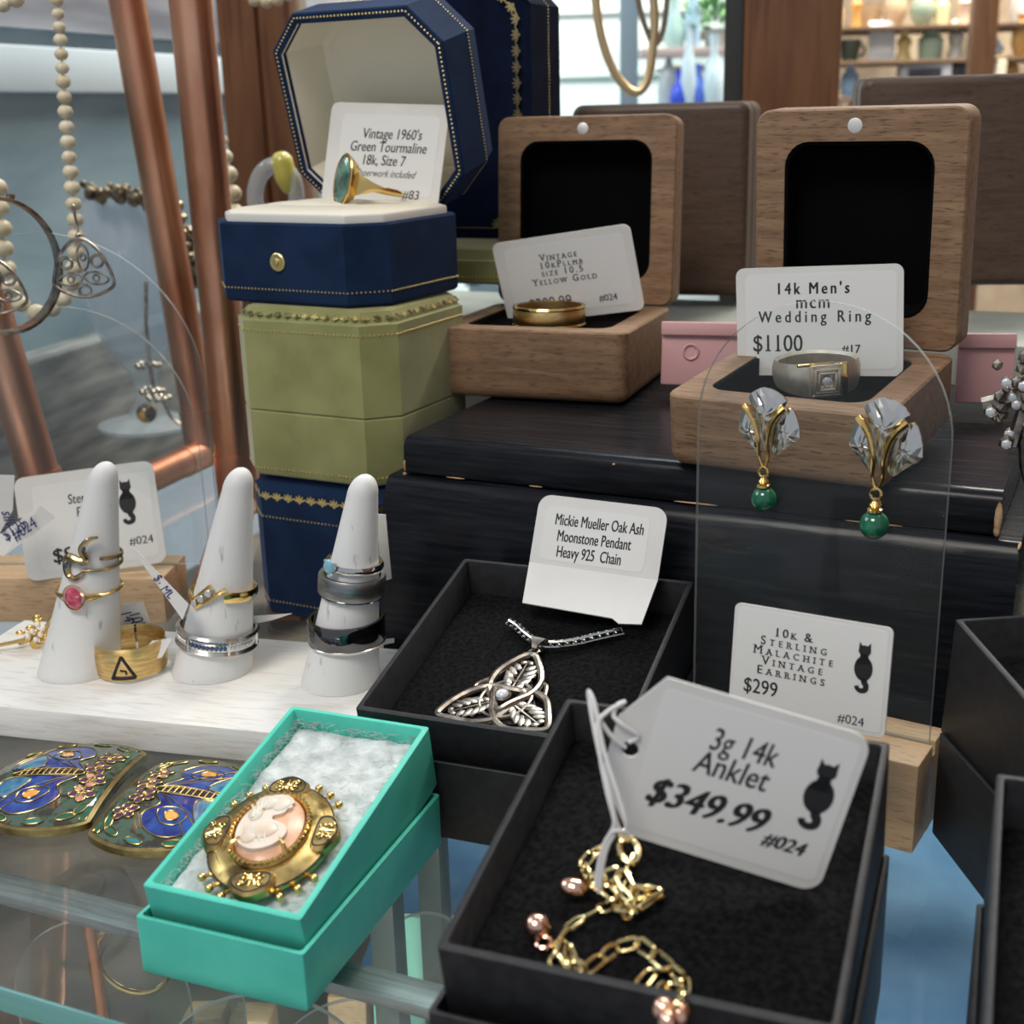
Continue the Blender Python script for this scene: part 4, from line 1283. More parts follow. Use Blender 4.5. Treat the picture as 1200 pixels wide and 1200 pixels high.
for k in range(3):
    b = NB()
    r0_, r1_ = bary(*rot3(k, .48, .26, .26)), bary(*rot3(k, .9, .05, .05))
    dr = (r1_ - r0_); L = dr.length; yaw = math.degrees(math.atan2(dr.y, dr.x))
    Ml = Matrix.Translation(r0_) @ RZ(yaw)
    tube(b, [Ml @ Vector((0, 0, .2)), Ml @ Vector((L, 0, .2))], [.35, .15], 6)
    for j in range(6):
        u = (j + .5) / 6
        wdt = (4.2 if k == 1 else 4.6) * sin(pi*(.15 + .8*u))
        for s_ in (-1, 1):
            ball(b, (0, 0, 0), 1, Ml @ T(L*u, s_*wdt*.5, .15) @ RZ(s_*38), 1, (wdt*.55, 1.0, .5))
    obj('leaf', b, m_dsilver, t)
b = NB(); plate(b, [bary(*q)[:2] for q in ((.95, .03, .02), (.47, .47, .06), (.03, .95, .02), (.06, .47, .47), (.02, .03, .95), (.47, .06, .47))], .25, .55); obj('dark_backing', b, m_oxide, t)
b = NB(); lathe(b, [(0, .6), (2.0, .6), (2.1, 2.2), (1.7, 2.6), (1.5, 2.2)], 24, Matrix.Translation((*bary(.34, .36, .30)[:2], 0))); obj('stone_cup', b, m_dsilver, t)
b = NB(); ball(b, (*bary(.34, .36, .30)[:2], 2.2), 1.55, s=(1, 1, .8), sub=3); obj('moonstone', b, m_moon, t)
bl = infr(F_PE, 632, 752, ZP + 2.5) - ctr
apx = bary(1, 0, 0)
b = NB(); j_ = apx + (Vector((bl.x, bl.y, 0)) - apx)*.16
tube(b, [Vector((j_.x + 1.4*cos(2*pi*k/14), j_.y + 1.4*sin(2*pi*k/14), 1.6 + .5*cos(2*pi*k/14))) for k in range(14)], .38, 6, True); obj('jump_ring', b, m_dsilver, t)
b = NB()
dr = Vector((bl.x - apx.x, bl.y - apx.y, 0)); yaw = math.degrees(math.atan2(dr.y, dr.x)) - 90
Mb = Matrix.Translation((apx.x, apx.y, 0)) @ RZ(yaw)
L = dr.length
loft(b, [[Mb @ Vector((x*s_, y, z)) for x, z in ((-1, .0), (1, .0), (1, .5), (-1, .5))] for y, z0, s_ in ()] or [[Mb @ Vector((sx*w_, L*u, z + dz)) for sx, dz in ((-1, 0), (1, 0), (1, .5), (-1, .5))] for u, w_, z in ((.25, .5, 2.2), (.55, 1.1, 3.1), (.95, 1.9, 3.4), (1.25, 2.1, 2.6), (1.3, 2.0, .6), (1.0, 1.6, .3), (.45, .8, .6))])
fixn(b); obj('bail', b, m_dsilver, t)
chp = [infr(F_PE, *q, ZP + 1.4) for q in ((598, 730), (606, 735), (616, 744), (630, 753), (650, 755), (675, 752), (700, 746), (728, 740))]
t = thing('silver_chain', 'heavy box link silver chain running through the pendant bail', 'chain', F_PE @ Matrix.Translation((chp[0].x, chp[0].y, ZP)))
b = NB()
for k, (p, d) in enumerate(along([Vector((q.x - chp[0].x, q.y - chp[0].y, 1.5)) for q in smooth_path(chp, 6)], 1.0)):
    M = Matrix.Translation(p) @ d.to_track_quat('X', 'Z').to_matrix().to_4x4() @ RX(90*(k % 2) + 20)
    tube(b, [M @ Vector(q) for q in ((-.85, -.95, 0), (.85, -.95, 0), (.85, .95, 0), (-.85, .95, 0))], .36, 5, True)
obj('links', b, m_silver, t)

# ---------------------------------------------------------------- gold anklet in the front black box
ZA = -7.5
def ap(x, y, z=1.0):
    q = infr(F_AN, x, y, ZA + z); return Vector((q.x, q.y, z))
o0 = ap(720, 1080)
def al(x, y, z=1.0): return ap(x, y, z) - Vector((o0.x, o0.y, 0))
t = thing('anklet', 'pale gold paperclip chain anklet heaped in the front black box', 'anklet', F_AN @ Matrix.Translation((o0.x, o0.y, ZA)))
def link(bm, p, q, w, roll, th=.34):
    d = q - p; L = d.length * 1.12
    M = Matrix.Translation((p + q)/2) @ d.to_track_quat('X', 'Z').to_matrix().to_4x4() @ RX(roll)
    pts = [M @ Vector((sx*(L/2 - w/2) + w/2*cos(a), w/2*sin(a), 0)) for sx, a0 in ((1, -90), (-1, 90)) for a in [R(a0 + 22.5*k) for k in range(9)]]
    tube(bm, pts, th, 6, True)
paths = [[(742, 1003), (733, 1022), (724, 1040), (742, 1062), (756, 1044), (776, 1048), (752, 1056), (727, 1057), (703, 1066), (682, 1076), (664, 1088), (654, 1104), (668, 1126), (686, 1138), (706, 1122), (724, 1110), (747, 1104), (765, 1118), (785, 1135), (764, 1138), (750, 1156)],
         [(716, 990), (694, 1000), (683, 1014), (690, 1030), (708, 1028), (726, 1022), (738, 1044), (760, 1046)],
         [(785, 1135), (801, 1148), (802, 1166), (790, 1182)], [(690, 1032), (706, 1040), (722, 1052), (738, 1074)],
         [(654, 1104), (648, 1122), (658, 1142)], [(664, 1110), (672, 1128), (674, 1144)], [(776, 1047), (748, 1066), (720, 1064)], [(772, 1165), (782, 1156), (798, 1162)]]
b = NB()
random.seed(11)
for pi_, pth in enumerate(paths):
    zz = (1.0, 1.9, 1.2, 2.4, 1.0, 1.6, 2.0, 1.4)[pi_]
    for k, (p, q) in enumerate(zip(pth, pth[1:])):
        if pi_ == 2 and k == 2: zz = 8.6
        link(b, al(*p, zz + random.uniform(-.2, .5)), al(*q, zz + random.uniform(-.2, .5)), 1.75, (12 if k % 2 else 62) + random.uniform(-14, 14))
obj('chain', b, m_pgold, t)
b = NB(); M = Matrix.Translation(al(737, 996, 2.4)) @ RZ(-60) @ RY(15)
tube(b, [M @ Vector((1.9*cos(k*.45)*(1.3 if cos(k*.45) > 0 else 1), 1.5*sin(k*.45), 0)) for k in range(14)], .6, 8, True); box(b, (-2.4, 0, .1), (2.6, 2.4, 1.6), M, bev=.4); obj('clasp', b, m_pgold, t)
b = NB(); c_ = al(629, 1086, 2.2); ball(b, c_, 2.1, sub=3); tube(b, [c_ + Vector((1.8 + 1.1*cos(k*.6), -2.2 + 1.1*sin(k*.6), -.5)) for k in range(11)], .3, 6, True); obj('ball_charm', b, m_rose, t)
b = NB(); c_ = al(671, 1040, 2.2); ball(b, c_, 1.9, s=(1.25, .9, .8), sub=3); obj('heart_charm', b, m_rose, t)
b = NB(); c_ = al(786, 1187, 6.6); ball(b, c_ + Vector((-1.1, .4, 0)), 1.7, sub=3); ball(b, c_ + Vector((1.1, .2, 0)), 1.7, sub=3); ball(b, c_ + Vector((0, -1.4, 0)), 1.5, sub=3); obj('heart_charm', b, m_rose, t)

# white cotton string of the big tag
tg = [o for o in COL.objects if o.name.startswith('price_tag')][0]
Mi = M_TAG.inverted()
def tl(x, y, d): return Mi @ at(x, y, d=d)
DT = (M_TAG @ Vector((-15.6, 14.9, 0)) - CAM).dot(FW)
b = NB()
for k, pth in enumerate(([(737, 870, -1), (748, 862, -2), (728, 848, -3), (719, 838, -2.5), (724, 826, -2), (733, 822, -1.5)],
                         [(733, 876, -1), (716, 862, -2), (700, 838, -3), (692, 815, -2.5), (690, 812, -2), (694, 840, -3), (702, 880, -4), (712, 920, -5), (720, 955, -5), (726, 972, -4)],
                         [(733, 822, -2), (712, 834, -3), (700, 850, -4), (704, 890, -4.5), (712, 930, -5), (720, 962, -5), (716, 976, -4)],
                         [(690, 810, -2.2), (697, 826, -3.4), (708, 880, -4.4), (724, 930, -5), (733, 960, -5), (734, 974, -4)],
                         [(716, 976, -4), (724, 973, -5), (736, 976, -4)], [(716, 976, -4), (708, 990, -3), (702, 1012, -2), (698, 1040, -1)], [(720, 978, -4), (712, 992, -3), (706, 1016, -2), (702, 1046, -1)])):
    tube(b, smooth_path([tl(x, y, DT + d*.8) for x, y, d in pth], 6), .34, 7)
obj('string', b, m_string, tg)

# ---------------------------------------------------------------- enamel butterfly buckle
m_egold = noise_col(mat('worn_brass', (.42, .3, .11), .3, 1), (.25, .17, .06), (.52, .38, .16), 200)
def enamel(n, a, c): return noise_col(mat(n, a, .1, coat=.6, coatr=.04), a, c, 260, detail=3)
e_blue = enamel('blue_enamel', (.008, .012, .15), (.015, .07, .32))
e_sky = enamel('sky_enamel', (.03, .13, .28), (.12, .3, .4))
e_orange = enamel('orange_enamel', (.75, .24, .03), (.85, .42, .1))
e_green = enamel('green_enamel', (.01, .07, .035), (.02, .13, .07))
e_ggrey = noise_col(mat('grey_green_enamel', (.07, .11, .075), .1, coat=.6, coatr=.04), (.028, .022, .012), (.05, .09, .06), 330, detail=4, lo=.4, hi=.52)
e_purple = enamel('purple_enamel', (.05, .014, .07), (.13, .05, .14))
e_rose = enamel('pink_enamel', (.5, .2, .15), (.62, .34, .26))
e_black = mat('black_enamel', (.01, .009, .008), .12, coat=.5)
e_teal = enamel('teal_enamel', (.02, .14, .13), (.05, .25, .24))

def buckle_half(root, M, mir, back=False):
    """M: middle of the joint; local x runs outward from the joint, y along it"""
    RAD, CX = 23.5, 20.5
    M = M @ SCL(.88, .88, .88)
    P_ = bpy.data.objects.new('buckle_half', None); COL.objects.link(P_); P_.parent = root; P_.empty_display_size = .005
    setm(P_, M)
    my = 1
    def dome(x, y): return 3.2 + 3.4*max(0, 1 - ((x - CX)**2 + y*y) / RAD**2)
    def cut(poly): return [(max(x, 6.3), y) for x, y in poly]
    outl = [(CX + RAD*cos(a), RAD*sin(a)) for a in [2*pi*k/72 for k in range(72)]]
    outl = [(max(x, 6.0), y) for x, y in outl]
    nr = 9
    def sheet(bm, poly, lift, thick):
        cx, cy = sum(p[0] for p in poly)/len(poly), sum(p[1] for p in poly)/len(poly)
        n = 4 if len(poly) < 40 else nr
        ringsT = [[(cx + (x-cx)*k/n, cy + (y-cy)*k/n) for x, y in poly] for k in range(n, 0, -1)]
        top = [[(x, my*y, dome(x, y) + lift) for x, y in r_] for r_ in ringsT]
        bot = [(x, my*y, dome(x, y) + lift - thick) for x, y in poly]
        b_ = NB(); loft(b_, [bot] + top, True, True); fixn(b_); merge(bm, b_)
    b = NB(); sheet(b, outl, 0, 1.8); obj('brass_plate', b, m_egold, P_, sharp=60)
    inn = [(max(CX + (RAD-1.1)*cos(a), 7.2), (RAD-1.1)*sin(a)) for a in [2*pi*k/72 for k in range(72)]]
    b = NB(); sheet(b, inn, .12, .3); obj('enamel_ground', b, e_ggrey, P_, sharp=60)
    wires = NB()
    def cell(name, poly, m, lift=.26, wire=True):
        b_ = NB(); sheet(b_, poly, lift, .25); obj(name, b_, m, P_, sharp=60)
        if wire: tube(wires, [(x, my*y, dome(x, y) + lift + .03) for x, y in poly], .2, 5, True)
    sm = lambda pts: [tuple(p)[:2] for p in smooth_path([(x, y, 0) for x, y in pts], 5, True)]
    for s_ in (1, -1):
        wing = sm([(17, s_*1.4), (20, s_*6.5), (17.5, s_*11), (21, s_*16.5), (28, s_*18), (35, s_*12.5), (38.5, s_*6), (36, s_*2), (27, s_*1.6)])
        cell('wing', wing, e_blue)
        cell('wing_tip', sm([(29, s_*3), (30, s_*8), (33, s_*11.5), (37, s_*6), (35.5, s_*2.6)]), e_sky, .34)
        cell('eyespot', sm([(21, s_*9), (23.5, s_*13.4), (28, s_*13.6), (29, s_*9.4), (25, s_*7.4)]), e_blue, .36)
        cell('eyespot', sm([(23.4, s_*9.8), (24.6, s_*12.4), (27, s_*12), (27.2, s_*10), (25.2, s_*9)]), e_orange, .46)
        for q in (4, 7.5):
            tube(wires, [(x, my*y, dome(x, y) + .32) for x, y in [(18 + 2.1*k, s_*(1.8 + (q*.22 + .1*k)*k)) for k in range(8)]], .16, 5)
        for lx, ly, la in ((12.5, 18.0, 30), (20, 20.6, 10), (30, 19.4, -20), (37, 14.4, -45), (10, 14.6, 70)):
            lf = [(lx + x*cos(R(la)) - y*sin(R(la)), s_*(ly + x*sin(R(la)) + y*cos(R(la)))) for x, y in circ(2.6, 12, ry=1.0)]
            cell('leaf', lf, e_green if lx != 20 else e_teal, .28)
    cell('border', [(7.4, -18), (9, -18.6), (9.0, 18.6), (7.4, 18)], e_green, .2)
    for fx, fy in ((12.2, 8.8), (13.6, -3.6), (12, 2.6), (12.4, -10.4)):
        for k in range(5):
            a = 72*k + fx*20
            pe = [(fx + 1.8*cos(R(a)) + x*cos(R(a)) - y*sin(R(a)), fy + 1.8*sin(R(a)) + x*sin(R(a)) + y*cos(R(a))) for x, y in circ(1.75, 10, ry=1.25)]
            cell('petal', pe, e_rose if (fy in (2.6, 8.8) and k % 2) else e_purple, .36)
    body = sm([(15.5, 0), (17, 1.3), (22, 1.9), (30, 1.5), (36, 0), (30, -1.5), (22, -1.9), (17, -1.3)])
    cell('body', body, e_black, .4)
    for k in range(10): tube(wires, [(18 + 1.7*k, my*y, dome(18, 0) + 1.6 - abs(k - 3)*.12 if False else dome(18 + 1.7*k, y) + .5) for y in (-1.7, 0, 1.7)], .22, 5)
    obj('gold_wire', wires, m_egold, P_)
    for x, y in ((9, 12), (9, -12), (34, 12), (34, -12)):
        b = NB(); box(b, (x, y, 1.2), (2.4, 1.6, 2.6), bev=.2); obj('foot', b, m_egold, P_)

JM = Vector((-92.6, 273, 0))
bk = thing('enamel_buckle', 'round topped two part brass buckle with blue enamel butterflies and flowers', 'belt buckle', frame(JM, 0))
buckle_half(bk, RZ(5 - 14 + 90 + 90 + 1) @ T(-4.6, 0, 0), 1)
buckle_half(bk, T(.5, -3, -1.0) @ RZ(-8 - 6) @ T(-4.6, 0, 0), 1)

# ---------------------------------------------------------------- left: second acrylic stand, earrings, beads, copper, glass
cL = at(118, 705, z=0)
F_AL = frame((-141, 399, 15), -5)
acr_stand('tall clear acrylic arch on a beech block at the left edge', F_AL, 96, 105, 1.6, (-60, 33, -14, 9, -15, 0))
rA = at(190, 520, y=404).x; hA = at(30, 262, y=404).z
b = NB()
A2 = arch(84, 96)
tS = thing('acrylic_sheet', 'lower clear acrylic arch just behind the tall one at the left', 'acrylic sheet', frame((-142, 412, 0), -5))
loft(b, [[(x, y, z) for x, z in A2] for y in (-.7, .7)]); fixn(b); obj('sheet', b, m_acr, tS)
b = NB(); loft(b, [[(x, y, z) for x, z in arch(84.06, 96.03)] for y in (-.6, .6)], False, False); obj('sheet_rim', b, m_aedge, tS)

def trin(label, px, y, sc, turn):
    p = at(*px, y=y)
    t = thing('drop_earring', label, 'earring', frame(p, turn))
    V = lambda x, z, yy=0: Vector((x*sc, yy*sc, z*sc))
    b = NB()
    out = smooth_path([V(0, 0), V(5.9, -3.9), V(9.5, -11.6), V(8.6, -15.4), V(0, -18), V(-8.6, -15.4), V(-9.5, -11.6), V(-5.9, -3.9)], 5, True)
    tube(b, out, .55*sc, 8, True); obj('frame', b, m_dsilver, t)
    for cx, cz in ((-5, -7.6), (5, -7), (0, -16)):
        b = NB(); tube(b, [V(cx + 1.9*cos(k*.45), cz + 1.7*sin(k*.45)) for k in range(14)], .55*sc, 6, True); obj('loop', b, m_dsilver, t)
    for cx, cz, a in ((.6, -5.8, 90), (-4.2, -12.6, 8), (4.2, -12.2, -8)):
        b = NB()
        lens = [(4*cos(q), 1.9*sin(q)*abs(sin(q))**.3) for q in [2*pi*k/24 for k in range(24)]]
        tube(b, [V(cx + x*cos(R(a)) - z*sin(R(a)), cz + x*sin(R(a)) + z*cos(R(a))) for x, z in lens], .38*sc, 6, True)
        tube(b, [V(cx + 1.0*cos(k*.6), cz + 1.0*sin(k*.6)) for k in range(11)], .34*sc, 6, True)
        obj('eye_loop', b, m_dsilver, t)
    b = NB(); ball(b, V(0, .8), .9*sc); tube(b, smooth_path([V(0, 1.2), V(-.7, 5, 1.2), V(-.9, 9, .4), V(.1, 9.6, -1), V(.6, 5, -1.6)], 5), .4*sc, 6); obj('ear_wire', b, m_dsilver, t)
    return t
trin('silver triangular drop earring with looped openwork on the left acrylic arch', (92, 279), 396, .97, -8)
trin('half visible silver openwork drop earring inside the hoop at the left edge', (-12, 303), 396, .92, 10)
hp = at(2, 312, y=391)
t = thing('hoop_earring', 'wide hammered silver hoop earring at the left edge', 'earring', frame(hp, 38))
b = NB()
n = 48
rings = [[((16.5 + q*.9)*cos(2*pi*k/n), z*(2.8 + .6*cos(2*pi*k/n + 2)), (16.5 + q*.9)*sin(2*pi*k/n)*1.15) for k in range(n)] for q, z in ((0, -1), (1, -.9), (1.3, 0), (1, .9), (0, 1), (0, -1))]
loft(b, rings, False, False); bmesh.ops.remove_doubles(b, verts=b.verts, dist=1e-3); fixn(b); obj('hoop', b, m_dsilver, t)
b = NB(); box(b, (0, 0, 20.4), (2.4, 1.4, 2), RY(15), bev=.3); tube(b, [(-1, 0, 20), (-4, .2, 21.5), (-6, 0, 20)], .4, 6); obj('catch', b, m_dsilver, t)

def strand(label, pts, y, r0, r1, seedn=1):
    P3 = [at(*q, y=y) for q in pts]
    o3 = P3[0]
    t = thing('bead_necklace', label, 'necklace', frame(o3))
    path = smooth_path([p - o3 for p in P3], 10)
    L = sum((a - b_).length for a, b_ in zip(path, path[1:]))
    random.seed(seedn)
    s = 0; k = 0
    dist = [0]
    for a, b_ in zip(path, path[1:]): dist.append(dist[-1] + (b_ - a).length)
    def pos(d):
        for i in range(len(dist) - 1):
            if dist[i+1] >= d: return path[i] + (path[i+1] - path[i]) * ((d - dist[i]) / max(1e-6, dist[i+1] - dist[i]))
        return path[-1]
    while s < L:
        u = s/L
        r_ = (r0 + (r1 - r0)*min(1, u*1.15) if u < .8 else r1) * random.uniform(.95, 1.05)
        b = NB(); ball(b, pos(s), r_, sub=2, s=(1, 1, .9)); obj('bead', b, m_bead, t)
        s += r_*1.88; k += 1
    b = NB(); tube(b, path, .35, 5); obj('thread', b, m_string, t)
    return t
strand('cream bead strand hanging down behind the silver drop earring', [(64, -60), (67, 0), (71, 50), (75, 110), (79, 160), (84, 215), (88, 255), (89, 290), (82, 335), (62, 362), (30, 362), (8, 320), (2, 270), (-6, 200)], 452, 2.0, 3.5, 3)
strand('cream bead strand half hidden behind the right copper pole', [(232, 60), (243, 110), (254, 150), (264, 190), (271, 222), (274, 250), (273, 275)], 540, 2.6, 4.2, 5)
strand('short swag of cream beads along the top beside the left wooden post', [(278, -20), (292, -2), (312, 3), (332, -2), (345, -14), (362, -20)], 600, 2.6, 2.9, 6)
strand('swag of cream beads in the upper left corner', [(-30, -6), (-12, 2), (4, 6), (18, 0), (30, -14)], 452, 2.4, 2.8, 8)

# copper pipe necklace stand
cA0, cA1 = at(240, 530, z=8), at(147, -10, y=568)
cC0 = at(62, 612, z=8); cC1 = at(-60, 200, y=cC0.y)
B0 = Vector((-107, 492, 7)); B1 = at(222, -10, y=492)
t = thing('copper_stand', 'copper pipe necklace stand behind the left acrylic arch', 'stand', frame((cA0.x, cA0.y, 0)))
off = Vector((cA0.x, cA0.y, 0))
RC = 6.5
def pole(n, p, q, r=RC, m=m_copper):
    b = NB(); tube(b, [p - off, q - off], r, 28, caps=True); return obj(n, b, m, t)
def ext(p, q, z):
    return p + (q - p) * ((z - p.z)/(q.z - p.z))
At, Bt, Ct = ext(cA0, cA1, 262), ext(B0, B1, 262), ext(cC0, cC1, 262)
pole('upright', cA0, At, 7.4); pole('upright', B0, Bt, 7.6); pole('upright', cC0, Ct, 7.4)
pole('base_rail', cA0, cC0)
D0 = Vector((-96, 386, 7)); pole('base_rail', B0, D0)
pole('top_rail', At, Bt); pole('top_rail', At, Ct)
for p, q in ((cA0, At), (B0, Bt), (cC0, Ct)):
    b = NB(); d = (q - p).normalized(); tube(b, [p - off - d*4, p - off + d*20], 8.2, 28); obj('elbow', b, m_copper, t)
for p, q in ((cA0, cC0), (B0, D0)):
    b = NB(); d = (q - p).normalized(); tube(b, [p - off - d*4, p - off + d*18], RC + .4, 28); obj('elbow', b, m_copper, t)
b = NB(); ball(b, D0 - off, RC + .3, sub=3); obj('end_cap', b, m_copper, t)

# blown glass goblet draped with a beaded silver strand
vp = at(178, 520, y=640)
m_vglass = clear('blue_tinted_glass', (.84, .9, .96), 1.7, .06, .26)
t = thing('glass_goblet', 'pale blue blown glass goblet behind the left copper pole', 'goblet', frame((vp.x, vp.y, 4)))
zt = at(150, 232, y=640).z - 4
b = NB()
lathe(b, [(0, 0), (24, 0), (25, 2), (10, 6), (5, 14), (6, 26), (16, 38), (24, 60), (27, 90), (27, zt - 12), (24, zt), (23, zt), (25.6, zt - 12), (25.6, 90), (22.6, 60), (14, 40), (0, 34)], 40)
obj('goblet_body', b, m_vglass, t)
gs = []
for q in ((105, 222), (120, 228), (138, 226), (156, 230), (172, 236), (190, 242), (206, 250), (214, 268), (220, 290), (224, 312), (226, 335)): gs.append(at(*q, y=608))
t = thing('beaded_strand', 'dark silver beaded strand draped over the blue glass goblet', 'necklace', frame(gs[0]))
b = NB()
random.seed(9)
for p, d in along(smooth_path([g - gs[0] for g in gs], 5), 2.6):
    for k in range(4): ball(b, p + Vector((random.uniform(-2.6, 2.6), random.uniform(-2.6, 2.6), random.uniform(-3, 3))), random.uniform(1.8, 2.9), sub=1)
obj('beads', b, noise_col(mat('tarnished_bead', (.2, .16, .1), .35, .8), (.07, .05, .035), (.42, .36, .24), 220), t); t.children[0]['kind'] = 'stuff'
b = NB(); tube(b, [g - gs[0] for g in gs], 1.6, 6); obj('wire', b, m_dsilver, t)
q0 = at(171, 330, y=590)
t = thing('drop_earring', 'long silver earring ending in an amber glass ball by the goblet', 'earring', frame(q0))
L_ = lambda x, y_: at(x, y_, y=590) - q0
b = NB(); tube(b, [L_(171, 330), L_(171, 380), L_(175, 425), L_(180, 455)], .9, 6); tube(b, smooth_path([L_(178, 462), L_(190, 470), L_(200, 488), L_(212, 498)], 5), .8, 6); obj('ear_wire', b, m_dsilver, t)
for x, y_, n in ((174, 428, 10), (178, 458, 10), (186, 466, 8)):
    b = NB()
    c_ = L_(x, y_)
    for k in range(n): ball(b, c_ + Vector((5*cos(2*pi*k/n), 4*sin(2*pi*k/n), .4*sin(5*k))), 1.3, sub=1)
    obj('bead_ring', b, m_dsilver, t)
b = NB(); ball(b, L_(172, 484), 4.8, sub=3); obj('amber_ball', b, noise_col(mat('amber_glass', (.1, .06, .02), .05, coat=1), (.02, .016, .01), (.7, .4, .03), 200, lo=.5, hi=.66), t)

# clear glass loop and yellow glass drop behind the navy box
g0 = at(318, 222, y=600)
t = thing('glass_loop', 'clear glass loop with a yellow glass drop beside the left wooden post', 'ornament', frame(g0))
b = NB(); G = lambda x, y_: at(x, y_, y=600) - g0
tube(b, smooth_path([G(300, 244), G(299, 224), G(306, 204), G(320, 194), G(334, 198), G(345, 214), G(348, 240)], 6), 3.6, 12); obj('loop', b, m_vglass, t)
b = NB(); tube(b, smooth_path([G(326, 178), G(332, 196), G(336, 214), G(340, 228)], 6), [1.5, 3, 4, 4.6, 5, 5, 5, 5, 5, 5, 4.8, 4.6, 4.2, 3.8, 3.4, 3, 2.4, 1.6, .6], 10); obj('yellow_drop', b, mat('yellow_glass', (.55, .5, .1), .1, coat=.5), t)

# ---------------------------------------------------------------- right edge and behind the boxes
def pinkcard(label, p, yaw, w, h, mark=None):
    t = thing('pink_earring_card', label, 'card', frame(p, yaw, -8))
    b = NB(); prof = NB()
    box(b, (0, 0, h/2), (w, 2.2, h), bev=.5); box(b, (0, -1.6, h - 2), (w, 2.0, 4), bev=.4); obj('card', b, m_pink, t)
    if mark: 
        b = NB(); lathe(b, [(1.6, 0), (2.2, .5), (2.7, 0)], 24, T(mark[0], -1.2, mark[1]) @ RX(90)); obj('embossed_circle', b, m_pink, t)
    b = NB(); box(b, (1.2, 2.0, h/2 + 2), (w + 3, .5, h + 4)); obj('clear_sleeve', b, m_acr, t)
    return t
pp = at(836, 452, y=388)
pinkcard('pink earring card with an embossed circle between the two walnut ring boxes', pp, -16, 32, 19, (-7, 10))
pp = at(1152, 472, y=352)
pinkcard('pink earring card in a clear sleeve right of the wedding ring box', pp, -10, 15, 19)
b = NB(); zt = at(1188, 506, y=285).z
t = thing('display_block', 'matt black display block at the right edge past the lacquered stand', 'display block', FS @ T(196, 22, 0))
box(b, (0, 0, zt/2), (62, 62, zt), bev=1.5); obj('block', b, m_black, t)
c_ = at(1203, 466, y=282)
t = thing('rhinestone_brooch', 'dark silver rhinestone cluster brooch cut off by the right edge', 'brooch', frame(c_, -20))
b = NB()
random.seed(21)
st_ = []
for k in range(46):
    a = random.uniform(0, 2*pi); r_ = 11*math.sqrt(random.random())
    st_.append((r_*cos(a)*.8, random.uniform(-2, 1.2), r_*sin(a)))
for x, y, z in st_: ball(b, (x, y, z), random.uniform(1.2, 1.9), sub=1)
tube(b, [(-9, 0, -2), (0, 0, 1), (8, 0, -3)], 1.6, 6); tube(b, [(-2, 0, -11), (0, 0, 0), (2, 0, 11)], 1.5, 6)
tube(b, [(0, 1, -8), (1, 2, -16), (3, 2, -22)], 1.2, 6)
obj('setting', b, m_dsilver, t)
b = NB()
for x, y, z in st_[::2]: gem(b, 1.2, 1.2, 1.4, T(x, y - 2.2, z) @ RX(90), n=6)
obj('rhinestones', b, m_diamond, t)

# ---------------------------------------------------------------- things seen through the glass shelf
cl0 = at(700, 1010, z=-121)
b = NB()
m_denim = noise_col(mat('blue_cloth', (.12, .27, .5), .85), (.09, .22, .43), (.17, .34, .58), 30, (1, 1, 1), detail=6, bump=.3, bdist=.002)
nx = 30
vs = [[b.verts.new((-70 + 340*i/nx, -170 + 400*j/nx, 1.5 + 2.2*sin(i*.7 + j*.25) + 1.4*sin(j*.9))) for i in range(nx + 1)] for j in range(nx + 1)]
for j in range(nx):
    for i in range(nx): b.faces.new((vs[j][i], vs[j][i+1], vs[j+1][i+1], vs[j+1][i]))
o = obj('cloth', b, m_denim, None, frame((cl0.x, cl0.y, -120), -10), sharp=180); tag(o, 'sky blue cloth spread below the glass shelf', 'cloth')

def low_stand(label, px, w, h, yaw, zt=None):
    """an acrylic arch with a beech foot standing on the lower level; px: top of the arch in the picture"""
    z = -122 + h + 12
    p = at(*px, z=z)
    acr_stand(label, frame((p.x, p.y, -110), yaw), w, h, 1.6, (-w*.28, w*.28, -10, 8, -12, 0))
low_stand('clear acrylic arch under the glass shelf at the far left', (108, 1078), 46, 70, -5)
low_stand('clear acrylic arch under the glass shelf holding a gold hoop', (190, 1082), 40, 68, -12)
low_stand('small clear acrylic arch under the glass shelf beside the blue cloth', (503, 1070), 22, 62, -10)
low_stand('clear acrylic arch under the glass shelf below the turquoise box', (300, 1165), 50, 74, 0)
low_stand('clear acrylic arch under the glass shelf left of the anklet box', (440, 1170), 52, 72, -8)
hp = at(156, 1124, z=-70)
b = NB(); tube(b, [(11*cos(k*.196), 0, 11*sin(k*.196)) for k in range(32)], .8, 8, True); o = obj('hoop_earring', b, m_gold, None, frame(hp, -10)); tag(o, 'thin gold hoop earring seen through the shelf left of the turquoise box', 'earring')
r0_, r1_ = at(99, 1050, z=-30), at(121, 1200, z=-70)
b = NB(); tube(b, [r0_ - r0_, r1_ - r0_], 1.5, 14); o = obj('copper_rod', b, m_copper, None, frame(r0_)); tag(o, 'thin copper rod seen through the glass shelf at lower left', 'rod')
for k, (px, lab) in enumerate((((250, 1190), 'pale wooden block under the shelf, leftmost below the turquoise box'), ((300, 1192), 'pale wooden block under the shelf, middle one below the turquoise box'), ((408, 1165), 'pale wooden block under the shelf just right of the turquoise box'), ((470, 1180), 'pale wooden block under the shelf by the front black box'))):
    p = at(*px, z=-100)
    b = NB(); box(b, (0, 0, 10), (12, 9, 24), RY(-6 + 4*k), bev=.8); o = obj('wooden_block', b, m_beech, None, frame((p.x, p.y, -120), -8)); tag(o, lab, 'wooden block')
